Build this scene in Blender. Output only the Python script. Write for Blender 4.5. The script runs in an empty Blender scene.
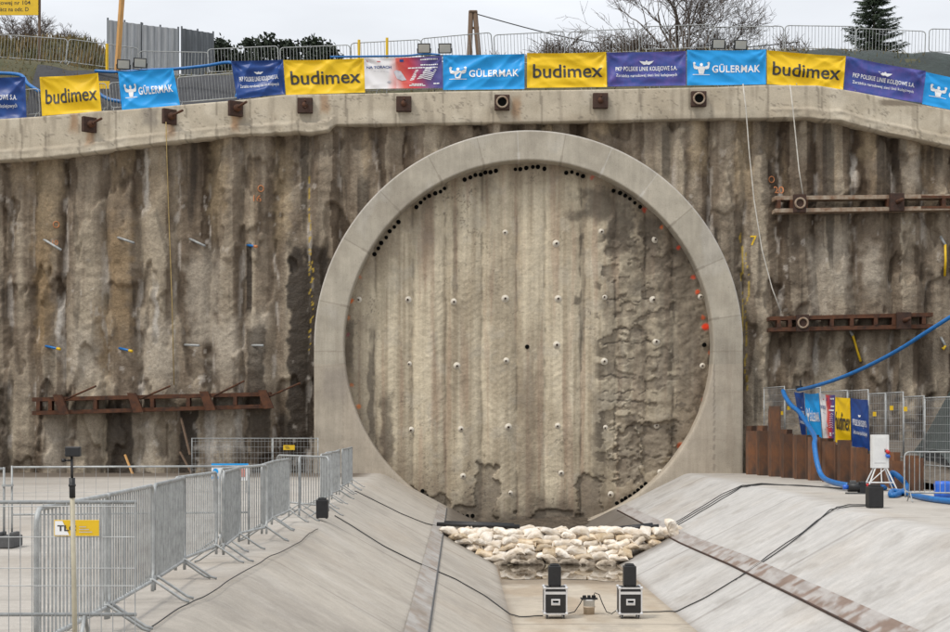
import bpy, bmesh, math, random
import numpy as np
from mathutils import Vector, Matrix

random.seed(7)
RNG = np.random.RandomState(11)
scene = bpy.context.scene
COL = scene.collection
PI = math.pi

# ------------------------------------------------------------------ camera geometry
F, VX, HY, CZ = 1600.0, 458.0, 427.0, 1.65
def P(px, py, Y):                      # photo position at a known distance -> world
    return Vector(((px - VX) * Y / F, Y, CZ - (py - HY) * Y / F))

cam_d = bpy.data.cameras.new('camera')
cam = bpy.data.objects.new('camera', cam_d); COL.objects.link(cam)
cam.location = (0, 0, CZ); cam.rotation_euler = (PI / 2, 0, 0)
cam_d.sensor_width = 36.0; cam_d.lens = F * 36.0 / 950.0
cam_d.shift_x = (475 - VX) / 950.0; cam_d.shift_y = (HY - 316) / 950.0
cam_d.clip_end = 3000; cam_d.clip_start = 0.1
scene.camera = cam

# ------------------------------------------------------------------ noise
LAT = {}
def vn(x, y, seed=0):
    if seed not in LAT: LAT[seed] = np.random.RandomState(1000 + seed).rand(256, 256)
    L = LAT[seed]
    x = np.asarray(x, float); y = np.asarray(y, float)
    xi = np.floor(x).astype(int); yi = np.floor(y).astype(int)
    fx = x - xi; fy = y - yi
    fx = fx * fx * (3 - 2 * fx); fy = fy * fy * (3 - 2 * fy)
    a = L[xi % 256, yi % 256]; b = L[(xi + 1) % 256, yi % 256]
    c = L[xi % 256, (yi + 1) % 256]; d = L[(xi + 1) % 256, (yi + 1) % 256]
    return (a * (1 - fx) + b * fx) * (1 - fy) + (c * (1 - fx) + d * fx) * fy
def fbm(x, y, seed=0, o=4):
    s = 0; a = 1; t = 0
    for k in range(o):
        s = s + a * vn(x * 2 ** k + 17.3 * k, y * 2 ** k + 9.1 * k, seed + k); t += a; a *= .5
    return s / t
def sm(a, b, x):
    t = np.clip((x - a) / (b - a), 0, 1); return t * t * (3 - 2 * t)
def mixc(c, col, m):
    return c * (1 - m[..., None]) + np.array(col)[None, None, :] * m[..., None]

# ------------------------------------------------------------------ tags
def tag(o, label=None, cat=None, group=None, kind=None):
    if label: o['label'] = label
    if cat: o['category'] = cat
    if group: o['group'] = group
    if kind: o['kind'] = kind
    return o
ROOT = {}
def empty(name, loc, label, cat, group=None):
    o = bpy.data.objects.new(name, None); COL.objects.link(o)
    o.location = loc; o.empty_display_size = .2
    ROOT[o.name] = Vector(loc)
    return tag(o, label, cat, group)
KIDS = {}
def link(name, me, mat, parent=None, smooth=False, origin=None):
    """mesh given in world coordinates; re-centred on its thing's base"""
    n = len(me.vertices)
    co = np.empty(n * 3); me.vertices.foreach_get('co', co); co = co.reshape(-1, 3)
    if parent is not None: og = ROOT[parent.name]
    elif origin is not None: og = Vector(origin)
    else:
        lo = co.min(0); hi = co.max(0); og = Vector(((lo[0] + hi[0]) / 2, (lo[1] + hi[1]) / 2, lo[2]))
    me.vertices.foreach_set('co', (co - np.array(og)[None]).astype(np.float32).ravel())
    if smooth: me.polygons.foreach_set('use_smooth', np.ones(len(me.polygons), bool))
    for m in (mat if isinstance(mat, (list, tuple)) else [mat]): me.materials.append(m)
    me.update()
    o = bpy.data.objects.new(name, me); COL.objects.link(o)
    if parent is not None:
        o.parent = parent; KIDS.setdefault(parent.name, []).append(o)
    else: o.location = og
    ROOT[o.name] = og
    return o
def copy_tree(o, parent=None):
    c = o.copy(); COL.objects.link(c)
    if parent is not None: c.parent = parent; KIDS.setdefault(parent.name, []).append(c)
    ROOT[c.name] = ROOT[o.name]
    for ch in list(KIDS.get(o.name, [])): copy_tree(ch, c)
    return c

class MB:
    def __init__(s): s.v = []; s.f = []; s.mi = []; s.m = 0
    def add(s, vs, fs):
        b = len(s.v); s.v += [tuple(v) for v in vs]
        s.f += [tuple(i + b for i in f) for f in fs]; s.mi += [s.m] * len(fs)
    def box(s, c, d, R=None, bev=0.0):
        c = Vector(c); hx, hy, hz = d[0] / 2, d[1] / 2, d[2] / 2
        if bev <= 0:
            vs = [Vector((x * hx, y * hy, z * hz)) for x in (-1, 1) for y in (-1, 1) for z in (-1, 1)]
            fs = [(0, 1, 3, 2), (4, 6, 7, 5), (0, 4, 5, 1), (2, 3, 7, 6), (0, 2, 6, 4), (1, 5, 7, 3)]
        else:
            b = bev; bm = bmesh.new()
            bmesh.ops.create_cube(bm, size=1)
            for v in bm.verts: v.co = Vector((v.co.x * d[0], v.co.y * d[1], v.co.z * d[2]))
            bmesh.ops.bevel(bm, geom=list(bm.edges), offset=b, segments=2, affect='EDGES', profile=.5)
            bm.verts.index_update()
            vs = [v.co.copy() for v in bm.verts]; fs = [tuple(v.index for v in f.verts) for f in bm.faces]; bm.free()
        if R is not None: vs = [R @ v for v in vs]
        s.add([v + c for v in vs], fs)
    def tube(s, pts, r, n=6, cap=True, closed=False):
        pts = [Vector(p) for p in pts]; m = len(pts)
        rs = r if isinstance(r, (list, tuple)) else [r] * m
        vs = []; prev = None
        for i, p in enumerate(pts):
            if closed: t = pts[(i + 1) % m] - pts[i - 1]
            else: t = pts[min(i + 1, m - 1)] - pts[max(i - 1, 0)]
            if t.length < 1e-9: t = Vector((0, 0, 1))
            t.normalize()
            if prev is None:
                a = Vector((0, 0, 1)) if abs(t.z) < .9 else Vector((1, 0, 0))
                u = t.cross(a).normalized()
            else:
                u = (prev - t * prev.dot(t))
                if u.length < 1e-6: u = t.orthogonal()
                u.normalize()
            prev = u; w = t.cross(u)
            for k in range(n):
                a = 2 * PI * k / n
                vs.append(p + (u * math.cos(a) + w * math.sin(a)) * rs[i])
        fs = []
        for i in range(m if closed else m - 1):
            j = (i + 1) % m
            for k in range(n):
                k2 = (k + 1) % n
                fs.append((i * n + k, i * n + k2, j * n + k2, j * n + k))
        if cap and not closed:
            fs.append(tuple(range(n))[::-1]); fs.append(tuple((m - 1) * n + k for k in range(n)))
        s.add(vs, fs)
    def prism(s, poly, y0, y1):        # polygon in x,z extruded along y
        n = len(poly)
        vs = [(x, y0, z) for x, z in poly] + [(x, y1, z) for x, z in poly]
        fs = [tuple(range(n)), tuple(range(2 * n - 1, n - 1, -1))]
        fs += [(i, i + n, (i + 1) % n + n, (i + 1) % n) for i in range(n)]
        s.add(vs, fs)
    def lathe(s, c, prof, n=20, axis='z'):
        c = Vector(c); vs = []
        for r, h in prof:
            for k in range(n):
                a = 2 * PI * k / n; x, y = r * math.cos(a), r * math.sin(a)
                vs.append(c + (Vector((x, y, h)) if axis == 'z' else Vector((x, -h, y))))
        fs = [(i * n + k, i * n + (k + 1) % n, (i + 1) * n + (k + 1) % n, (i + 1) * n + k)
              for i in range(len(prof) - 1) for k in range(n)]
        fs.append(tuple(range(n))[::-1]); fs.append(tuple((len(prof) - 1) * n + k for k in range(n)))
        s.add(vs, fs)
    def mesh(s, name='mesh'):
        me = bpy.data.meshes.new(name); me.from_pydata(s.v, [], s.f); me.validate()
        if s.m and len(me.polygons) == len(s.mi): me.polygons.foreach_set('material_index', s.mi)
        bm = bmesh.new(); bm.from_mesh(me); bmesh.ops.recalc_face_normals(bm, faces=bm.faces); bm.to_mesh(me); bm.free()
        return me
    def build(s, name, mat, parent=None, smooth=False, origin=None):
        return link(name, s.mesh(name), mat, parent, smooth, origin)

def sheet(name, X, Y, Z, color, mat, mask=None, parent=None, closed=False, origin=(0, 0, 0)):
    """grid of points (rows x cols) -> mesh with a colour attribute"""
    r, c = X.shape
    idx = np.arange(r * c).reshape(r, c)
    q = np.stack([idx[:-1, :-1], idx[:-1, 1:], idx[1:, 1:], idx[1:, :-1]], -1).reshape(-1, 4)
    if mask is not None:
        mf = mask.ravel(); q = q[mf[q].all(1)]
    used = np.unique(q); remap = -np.ones(r * c, int); remap[used] = np.arange(len(used)); q = remap[q]
    co = np.stack([X, Y, Z], -1).reshape(-1, 3)[used].astype(np.float32)
    me = bpy.data.meshes.new(name)
    me.vertices.add(len(co)); me.vertices.foreach_set('co', co.ravel())
    me.loops.add(q.size); me.loops.foreach_set('vertex_index', q.ravel().astype(np.int32))
    me.polygons.add(len(q)); me.polygons.foreach_set('loop_start', (np.arange(len(q)) * 4).astype(np.int32))
    me.polygons.foreach_set('loop_total', np.full(len(q), 4, np.int32))
    me.update(calc_edges=True); me.validate()
    if color is not None:
        a = me.color_attributes.new('col', 'FLOAT_COLOR', 'POINT')
        cc = color.reshape(-1, color.shape[-1])[used]
        if cc.shape[1] == 3: cc = np.concatenate([cc, np.zeros((len(cc), 1))], 1)
        a.data.foreach_set('color', cc.astype(np.float32).ravel())
    return link(name, me, mat, parent, True, origin)

# ------------------------------------------------------------------ materials
def newmat(name):
    m = bpy.data.materials.new(name); m.use_nodes = True
    nt = m.node_tree; b = nt.nodes['Principled BSDF']; return m, nt, b
def N(nt, t, **kw):
    n = nt.nodes.new(t)
    for k, v in kw.items():
        if k in n.inputs: n.inputs[k].default_value = v
        else: setattr(n, k, v)
    return n
def prin(name, col, rough=.6, metal=0.0, var=.25, scale=5.0, bump=0.0, col2=None, rnd=0.0, stretch=None, spec=None, bscale=None):
    m, nt, b = newmat(name); L = nt.links.new
    tc = N(nt, 'ShaderNodeTexCoord'); src = tc.outputs['Object']
    if stretch:
        mp = N(nt, 'ShaderNodeMapping'); mp.inputs['Scale'].default_value = stretch; L(src, mp.inputs[0]); src = mp.outputs[0]
    n = N(nt, 'ShaderNodeTexNoise', Scale=scale, Detail=6.0, Roughness=.65); L(src, n.inputs['Vector'])
    mx = N(nt, 'ShaderNodeMix', data_type='RGBA')
    c2 = col2 if col2 else tuple(c * (1 - var) for c in col)
    c1 = col if col2 else tuple(min(1, c * (1 + var)) for c in col)
    mx.inputs[6].default_value = (*c1, 1); mx.inputs[7].default_value = (*c2, 1)
    rp = N(nt, 'ShaderNodeMapRange'); rp.inputs[1].default_value = .32; rp.inputs[2].default_value = .68
    L(n.outputs[0], rp.inputs[0]); L(rp.outputs[0], mx.inputs[0])
    out = mx.outputs[2]
    if rnd > 0:
        oi = N(nt, 'ShaderNodeObjectInfo'); mr = N(nt, 'ShaderNodeMapRange')
        mr.inputs[3].default_value = 1 - rnd; mr.inputs[4].default_value = 1 + rnd
        L(oi.outputs['Random'], mr.inputs[0])
        hs = N(nt, 'ShaderNodeHueSaturation'); L(mr.outputs[0], hs.inputs['Value']); L(out, hs.inputs['Color']); out = hs.outputs[0]
    L(out, b.inputs['Base Color'])
    b.inputs['Roughness'].default_value = rough; b.inputs['Metallic'].default_value = metal
    if spec is not None: b.inputs['Specular IOR Level'].default_value = spec
    if bump:
        n2 = N(nt, 'ShaderNodeTexNoise', Scale=bscale or scale * 4, Detail=5.0); L(src, n2.inputs['Vector'])
        bp = N(nt, 'ShaderNodeBump', Strength=1.0, Distance=bump); L(n2.outputs[0], bp.inputs['Height']); L(bp.outputs[0], b.inputs['Normal'])
    return m
def attr_mat(name, fine=((3.0, .25), (22.0, .22)), bump=.02, bscale=9.0, rough=.9, stretch=(1, 1, 1), pits=0.0):
    """surface whose stain colours come from the mesh; alpha = wetness"""
    m, nt, b = newmat(name); L = nt.links.new
    at = N(nt, 'ShaderNodeAttribute', attribute_name='col')
    tc = N(nt, 'ShaderNodeTexCoord'); mp = N(nt, 'ShaderNodeMapping'); mp.inputs['Scale'].default_value = stretch
    L(tc.outputs['Object'], mp.inputs[0])
    out = at.outputs['Color']
    for sc, amt, *strz in fine:
        n = N(nt, 'ShaderNodeTexNoise', Scale=sc, Detail=8.0, Roughness=.7)
        if strz:
            mp2 = N(nt, 'ShaderNodeMapping'); mp2.inputs['Scale'].default_value = strz[0]; L(tc.outputs['Object'], mp2.inputs[0]); L(mp2.outputs[0], n.inputs['Vector'])
        else: L(mp.outputs[0], n.inputs['Vector'])
        r = N(nt, 'ShaderNodeMapRange'); r.inputs[1].default_value = .3; r.inputs[2].default_value = .7
        r.inputs[3].default_value = 1 - amt; r.inputs[4].default_value = 1 + amt; L(n.outputs[0], r.inputs[0])
        mu = N(nt, 'ShaderNodeVectorMath', operation='SCALE'); L(out, mu.inputs[0]); L(r.outputs[0], mu.inputs['Scale']); out = mu.outputs[0]
    if pits:
        vo = N(nt, 'ShaderNodeTexVoronoi', Scale=7.0); L(tc.outputs['Object'], vo.inputs['Vector'])
        r = N(nt, 'ShaderNodeMapRange'); r.inputs[1].default_value = .05; r.inputs[2].default_value = .11
        r.inputs[3].default_value = 1 - pits; r.inputs[4].default_value = 1.0; L(vo.outputs['Distance'], r.inputs[0])
        mu = N(nt, 'ShaderNodeVectorMath', operation='SCALE'); L(out, mu.inputs[0]); L(r.outputs[0], mu.inputs['Scale']); out = mu.outputs[0]
    L(out, b.inputs['Base Color'])
    r = N(nt, 'ShaderNodeMapRange'); r.inputs[3].default_value = rough; r.inputs[4].default_value = .35
    L(at.outputs['Alpha'], r.inputs[0]); L(r.outputs[0], b.inputs['Roughness'])
    b.inputs['Specular IOR Level'].default_value = .3
    if bump:
        n2 = N(nt, 'ShaderNodeTexNoise', Scale=bscale, Detail=9.0, Roughness=.62); L(tc.outputs['Object'], n2.inputs['Vector'])
        bp = N(nt, 'ShaderNodeBump', Strength=1.0, Distance=bump); L(n2.outputs[0], bp.inputs['Height']); L(bp.outputs[0], b.inputs['Normal'])
    return m
M = {}
M['wall'] = attr_mat('sprayed_concrete_wall', fine=((2.5, .22), (9.0, .20), (40.0, .25)), bump=.05, bscale=9)
M['face'] = attr_mat('sprayed_concrete_face', fine=((3.0, .12), (10.0, .14), (45.0, .18)), bump=.03, bscale=9)
M['ring'] = attr_mat('cast_concrete_ring', fine=((1.6, .15), (1.0, .10, (5, 1, .35)), (30.0, .12)), bump=.006, bscale=20, pits=.4)
M['beam'] = attr_mat('cast_concrete_beam', fine=((2.0, .14), (20.0, .12)), bump=.008, bscale=16, pits=.25)
M['floor'] = attr_mat('trough_concrete', fine=((1.2, .10), (1.0, .045, (.45, 5.0, .45)), (1.0, .045, (1.2, 16.0, 1.2)), (5.0, .10, (1, 1, 1)), (60.0, .12, (1, 1, 1))), bump=.006, bscale=22, pits=.22)
M['terrain'] = prin('earth', (.10, .085, .05), .95, var=.5, scale=.7, bump=.05, col2=(.055, .06, .028))
M['soil'] = prin('grey_soil', (.16, .13, .10), .95, scale=1.5, bump=.05, col2=(.08, .065, .05))
M['mud'] = prin('wet_mud', (.045, .035, .026), .5, scale=3.5, bump=.12, col2=(.14, .11, .08), bscale=6)
M['galv'] = prin('galvanised_steel', (.34, .35, .345), .6, .3, var=.28, scale=7, rnd=.15)
M['galvold'] = prin('galvanised_wire', (.38, .39, .39), .55, .4, var=.2, scale=7)
M['rust'] = prin('rusty_steel', (.135, .050, .020), .85, .1, scale=3.5, bump=.006, col2=(.035, .018, .012))
M['rust_pile'] = prin('rusty_sheet_pile', (.165, .070, .030), .85, .05, scale=1.7, bump=.012, col2=(.048, .036, .030), rnd=.6, stretch=(1.6, 1.6, .8))
M['rust_dark'] = prin('dark_rusty_plate', (.075, .035, .022), .8, .15, scale=6, bump=.004, col2=(.03, .018, .013))
M['paintsteel'] = prin('pale_steel_flange', (.40, .34, .26), .75, .1, scale=4, col2=(.18, .09, .045))
M['black'] = prin('black_plastic', (.012, .012, .013), .5, var=.3, scale=12)
M['hole'] = prin('dark_pipe', (.004, .004, .0035), .9, var=.3, spec=.05)
M['alu'] = prin('aluminium_edge', (.72, .72, .73), .38, .7, var=.08, scale=10)
M['caseblack'] = prin('case_panel', (.014, .013, .013), .55, var=.3, scale=20)
M['white'] = prin('white_paint', (.70, .70, .68), .5, var=.08, scale=4)
M['plate'] = prin('pale_nail_plate', (.60, .55, .46), .7, var=.15, scale=9)
M['cable'] = prin('black_cable', (.018, .018, .018), .6)
M['rope'] = prin('pale_rope', (.55, .52, .46), .8)
M['cord'] = prin('ochre_cord', (.36, .26, .10), .8)
M['bluehose'] = prin('blue_hose', (.008, .13, .38), .42, var=.2, scale=9)
M['wood'] = prin('yellow_timber', (.50, .27, .09), .7, scale=3, var=.25, stretch=(8, 8, .6))
M['oldwood'] = prin('old_timber', (.13, .085, .055), .9, scale=3, stretch=(8, 8, .6))
M['bark'] = prin('bark', (.075, .055, .042), .95, scale=6)
M['twig'] = prin('twigs', (.115, .088, .07), .95, scale=3)
M['needle'] = prin('spruce_needles', (.030, .050, .020), .8, scale=.9, col2=(.014, .026, .012))
M['evergreen'] = prin('evergreen_leaves', (.030, .045, .022), .85, scale=.6, col2=(.013, .02, .011))
M['brush'] = prin('dry_brush', (.24, .16, .07), .95, scale=.8, col2=(.10, .105, .04))
M['corr'] = prin('zinc_sheet', (.30, .31, .32), .55, .5, scale=1.2, var=.25, stretch=(3, 3, .4))
M['corrd'] = prin('dark_zinc_sheet', (.12, .13, .14), .6, .4, scale=1.2, var=.25, stretch=(3, 3, .4))
M['geo'] = prin('black_geotextile', (.035, .036, .040), .8, scale=2, bump=.02, var=.3)
M['tarp'] = prin('green_tarp', (.019, .029, .025), .65, scale=1.5, bump=.05, var=.4, bscale=4)
M['yellow'] = prin('yellow_paint', (.72, .46, .01), .5, var=.08)
M['orange'] = prin('orange_spray', (.50, .20, .08), .7, var=.2)
M['ink'] = prin('dark_grey_print', (.035, .033, .03), .5)
M['whiteink'] = prin('white_print', (.80, .80, .80), .5, var=.04)
M['greyink'] = prin('grey_print', (.45, .44, .47), .5)
M['lampglass'] = prin('lamp_glass', (.42, .41, .36), .2, var=.06)
M['bag_white'] = prin('woven_bag_white', (.80, .75, .68), .85, scale=4.0, bump=.012, col2=(.55, .45, .33), rnd=.16, bscale=14)
M['bag_mud'] = prin('woven_bag_muddy', (.40, .29, .16), .85, scale=4.0, bump=.012, col2=(.62, .52, .40), rnd=.2, bscale=14)
M['bag_wet'] = prin('woven_bag_wet', (.56, .48, .38), .7, scale=4.0, bump=.012, col2=(.13, .095, .06), rnd=.2, bscale=14)
M['red'] = prin('red_plastic', (.55, .02, .02), .4)
M['blueplug'] = prin('blue_plastic', (.02, .12, .55), .4)
M['blocks'] = prin('grey_foot_block', (.09, .09, .09), .85, scale=8)
def cloth(name, c, c2=None, rough=.42, var=.06):
    return prin(name, c, rough, var=var, scale=2.2, spec=.4, col2=c2)
M['b_yellow'] = cloth('banner_yellow', (.78, .50, .004))
M['b_sky'] = cloth('banner_sky_blue', (.008, .30, .70))
M['b_navy'] = cloth('banner_navy', (.008, .060, .25), (.010, .040, .19))
M['b_navy_sheen'] = cloth('banner_navy_painted_sheen', (.012, .055, .24), (.10, .075, .30))  # purple sheen of the sky put into the cloth colour
def grad_cloth():
    m, nt, b = newmat('banner_printed_gradient'); L = nt.links.new
    at = N(nt, 'ShaderNodeAttribute', attribute_name='bu')
    cr = N(nt, 'ShaderNodeValToRGB'); e = cr.color_ramp.elements
    e[0].position = .30; e[0].color = (.72, .70, .70, 1); e[1].position = .46; e[1].color = (.62, .10, .07, 1)
    x = e.new(.60); x.color = (.50, .03, .045, 1); x = e.new(.78); x.color = (.12, .05, .17, 1); x = e.new(.9); x.color = (.065, .055, .22, 1)
    L(at.outputs['Fac'], cr.inputs[0]); L(cr.outputs[0], b.inputs['Base Color']); b.inputs['Roughness'].default_value = .45
    return m
M['b_grad'] = grad_cloth()
def water_mat():
    m, nt, b = newmat('puddle_water'); L = nt.links.new
    b.inputs['Base Color'].default_value = (.075, .058, .04, 1); b.inputs['Roughness'].default_value = .03
    b.inputs['IOR'].default_value = 1.33; b.inputs['Specular IOR Level'].default_value = .75
    tc = N(nt, 'ShaderNodeTexCoord'); n = N(nt, 'ShaderNodeTexNoise', Scale=2.0, Detail=2.0); L(tc.outputs['Object'], n.inputs['Vector'])
    bp = N(nt, 'ShaderNodeBump', Strength=.15, Distance=.01); L(n.outputs[0], bp.inputs['Height']); L(bp.outputs[0], b.inputs['Normal'])
    return m
M['water'] = water_mat()

# ------------------------------------------------------------------ key levels
YR, YW, YB = 57.1, 57.95, 57.25
RCX, RCZ, RI, RO = 2.52, 4.58, 6.6, 7.66
SW = F / YW
def interp(tab, x):
    xs, ys = zip(*tab); return np.interp(x, xs, ys)
BT = [(-500, 150), (-150, 130), (0, 119), (40, 116.5), (101, 111), (121, 110), (180, 105), (240, 100), (283, 95), (310, 94.5), (364, 93.7), (443, 91.5), (600, 89.5), (720, 87), (766, 85), (818, 85.5), (858, 92), (924, 105), (950, 110), (1100, 135), (1300, 150)]
BB = [(-500, 190), (-150, 175), (0, 161), (59, 157), (104, 151), (174, 142), (244, 134.5), (289, 133), (328, 131), (336, 124.5), (460, 123), (590, 121), (720, 118.5), (770, 118), (810, 118.5), (839, 121), (884, 133), (950, 147), (1100, 170), (1300, 185)]
def zpx(py, Y): return CZ - (py - HY) * Y / F
def beam_top(x): return zpx(interp(BT, VX + np.asarray(x) * F / YB), YB)
def beam_bot(x): return zpx(interp(BB, VX + np.asarray(x) * F / YB), YB)
def edgeL(y): return np.interp(y, [20, 50], [-2.42, -2.7])
def edgeR(y): return np.interp(y, [26, 33, 40], [7.6, 7.7, 8.15])
def ground(x, y):
    l = edgeL(y); r = edgeR(y); f0, f1 = 1.0, 4.2
    z = np.where(x < l, 0.0, np.where(x < f0, -1.95 * (x - l) / (f0 - l), np.where(x < f1, -1.95, np.where(x < r, -1.95 + 1.95 * (x - f1) / (r - f1), 0.0))))
    return z
def G(px, py, lift=0.0):               # where the line of sight meets the floor of the pit
    s = 400.0
    while s > 26:
        Y = F / s; X = (px - VX) / s; Z = CZ - (py - HY) / s
        if Z <= float(ground(X, Y)): break
        s *= .9985
    return Vector(((px - VX) / s, F / s, float(ground((px - VX) / s, F / s)) + lift))

# ------------------------------------------------------------------ pit floor and trough
def build_floor():
    xs = np.concatenate([np.arange(-60, -8, 2.0), np.arange(-8, -3, .25), np.arange(-3, 9, .06), np.arange(9, 14, .25), np.arange(14, 62, 2.0), [.982, .997, 1.0, 1.003, 1.018, 4.182, 4.197, 4.2, 4.203, 4.218]]); xs = np.unique(np.round(xs, 4))
    ys = np.concatenate([np.arange(-30, 8, 1.5), np.arange(8, 57.9, .085), [57.9]])
    X, Y = np.meshgrid(xs, ys)
    # rounded shoulder of the trough
    Z = sum(ground(X + d, Y) for d in (-.16, -.08, 0, .08, .16)) / 5
    near = (X > .3) & (X < 4.9)
    Z = np.where(near, ground(X, Y), Z)
    Z = Z + .015 * (fbm(X / 2, Y / 3, 5) - .5)
    l = edgeL(Y); r = edgeR(Y)
    left = sm(l - .4, l + .2, X) * (1 - sm(.985, 1.0, X)); right = sm(4.2, 4.215, X) * (1 - sm(r - .1, r + .6, X))
    bot = sm(.985, 1.0, X) * (1 - sm(4.2, 4.215, X))
    c = np.ones(X.shape + (3,)) * np.array((.40, .37, .33))
    c = mixc(c, (.40, .36, .305), left * .9); c = mixc(c, (.445, .43, .41), right * .95); c = mixc(c, (.43, .375, .30), bot)
    # rain streaks running down the slopes
    wy = Y + .25 * (fbm(X / 1.5, Y / 1.5, 23) - .5); st = fbm(X / 1.1 + 3, wy / .30, 21, 5); st2 = fbm(X / .7, wy / .6, 25, 5)
    m = sm(.5, .75, st) * np.maximum(left, right); c = mixc(c, (.27, .245, .21), m * .17)
    m = sm(.55, .8, st2) * np.maximum(left, right); c = mixc(c, (.54, .51, .47), m * .20)
    big = fbm(X / 2.5, Y / 4.0, 31); c = mixc(c, (.27, .24, .205), sm(.48, .75, big) * .40)
    c = mixc(c, (.34, .28, .215), sm(.55, .8, fbm(X / 1.3, Y / 2.2, 37)) * .26)
    sp_ = sm(.66, .72, fbm(X / .45, Y / .8, 39)); c = mixc(c, (.24, .215, .185), sp_ * .30)
    m = bot * sm(.45, .7, fbm(X / .8, Y / 2.5, 41)); c = mixc(c, (.30, .225, .15), m * .55)
    # uneven darker line along the foot of each slope, pour joints across
    for e in (1.0, 4.2):
        c = mixc(c, (.16, .12, .085), np.exp(-((X - e) / .09) ** 2) * .45 * (0.4 + fbm(X, Y / 1.2, 43)))
    for yj in (20.4, 29.2, 38.3, 47.6, 53.0):
        c = mixc(c, (.15, .13, .11), (np.abs(Y - yj) < .07) * np.where(np.abs(X - 2.6) < 6, .4, .2))
    c = mixc(c, (.16, .13, .10), sm(-8, -14, X) * .6 * fbm(X / 2, Y / 2, 47))
    c = mixc(c, (.11, .085, .062), sm(52.5, 55, Y + 2 * fbm(X / .7, Y / .7, 49)) * sm(-2.9, -3.5, X) * .9)
    c = mixc(c, (.10, .08, .06), sm(41.0, 42.6, Y + .8 * fbm(X / .5, Y / .5, 53)) * sm(.2, -.1, Z + 1.25) * .85)
    wet = sm(36.4, 37.6, Y + .8 * fbm(X / .6, Y / .6, 59)) * bot
    c = mixc(c, (.17, .125, .085), wet * .7)
    o = sheet('ground', X, Y, Z, np.concatenate([c, wet[..., None] * .8], -1), M['floor'])
    tag(o, kind='structure')
build_floor()

def strip(x0, x1, name, label, rusty):
    ys = np.arange(6, 56.4, .12); us = np.linspace(0, 1, 9)
    U, Y = np.meshgrid(us, ys)
    X = x0 + (x1 - x0) * U; Z = ground(X, Y) + .028
    base = np.array((.33, .30, .27)) if not rusty else np.array((.37, .345, .325))
    c = np.ones(X.shape + (3,)) * base
    n = fbm(U * 1.2 + 3, Y / .30, 61 if rusty else 67)
    if rusty:
        c = mixc(c, (.17, .10, .065), sm(.45, .60, n) * sm(46, 30, Y) * .75)
        c = mixc(c, (.15, .10, .07), sm(.4, .7, fbm(U * 3, Y / .9, 63)) * .35)
    else:
        c = mixc(c, (.40, .38, .355), sm(.45, .65, n) * .6); c = mixc(c, (.23, .16, .11), sm(.56, .68, fbm(U * 1.5, Y / .5, 68)) * .4); c = mixc(c, (.22, .18, .14), sm(.55, .75, fbm(U, Y / 1.5, 69)) * .5)
    o = sheet(name, X, Y, Z, c, M['floor'])
    tag(o, label, 'strip')
    # dark lip edge on the lower side
    mb = MB(); e = x0 if rusty else x1
    mb.tube([(e, y, float(ground(e, y)) + .018) for y in np.arange(6, 56.4, 1.0)], .022, 5)
    mb.build('edge_rail', M['rust_dark'] if rusty else M['blocks'], o)
strip(-.69, -.40, 'steel_strip', 'pale grey steel strip running down the left slope of the concrete trough', False)
strip(5.57, 5.90, 'steel_strip', 'rust streaked steel strip with dark lower edge along the right slope of the trough', True)

# puddle in front of the sandbags, mud at the foot of the face
def puddle():
    n = 60; pts = []
    for i in range(n):
        a = i / n
        pts.append((1.03 + 3.14 * a, 37.6 + .55 * (vn(a * 9, 1.0, 71) - .5) + .25 * math.sin(a * 6)))
    mb = MB(); vs = [(x, y, -1.939) for x, y in pts] + [(x, 41.9, -1.939) for x, y in pts]
    mb.add(vs, [(i, i + 1, n + i + 1, n + i) for i in range(n - 1)])
    tag(mb.build('water', M['water']), kind='structure')
    X, Y = np.meshgrid(np.arange(-2.2, 7.4, .12), np.arange(43, 57.95, .15))
    Z = -1.98 + .30 * sm(54, 57.8, Y) * (.4 + 1.0 * fbm(X / 1.3, Y / 1.3, 73)) + .22 * (fbm(X / .3, Y / .3, 77) - .4)
    o = sheet('mud', X, Y, Z, None, M['mud']); tag(o, kind='structure')
puddle()

# ------------------------------------------------------------------ the pile wall
ub = [-180.0]
r_ = random.Random(3)
while ub[-1] < 1180: ub.append(ub[-1] + 33 + r_.uniform(-6, 6))
ub = np.array(ub)
for a, b in ((36, 0), (67, 0), (107, 0), (142, 0), (178, 0), (212, 0), (243, 0), (276, 0), (310, 0)):
    k = np.argmin(np.abs(ub - a)); ub[k] = a
ub = np.unique(np.sort(ub))
keep = [0]
for i in range(1, len(ub)):
    if ub[i] - ub[keep[-1]] > 19: keep.append(i)
ub = ub[keep]
NC = len(ub)
ca = RNG.uniform(.10, .44, NC); cp = RNG.uniform(1.8, 4.5, NC); cb = RNG.uniform(-.24, .06, (NC, 3)); cb[:, 1] += .20; ct = RNG.uniform(0, 1, NC); cc_ = RNG.rand(NC); ctop = RNG.rand(NC)
def colcoord(u, v, amp=4.0):
    uw = u + amp * (fbm(v / 45.0, u / 200.0, 81) - .5) * 2
    k = np.clip(np.searchsorted(ub, uw) - 1, 0, NC - 2)
    mid = (ub[k] + ub[k + 1]) / 2; half = (ub[k + 1] - ub[k]) / 2
    return uw, k, (uw - mid) / half
def blob(u, v, cx, cy, rx, ry, soft=.35, warp=.5, seed=90):
    uu = u + warp * rx * (fbm(u / 9, v / 9, seed) - .5) * 2; vv = v + warp * ry * (fbm(u / 9, v / 12, seed + 7) - .5)
    d = np.maximum(np.abs(uu - cx) / rx, np.abs(vv - cy) / ry)
    return 1 - sm(1 - soft, 1 + soft, d)
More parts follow.
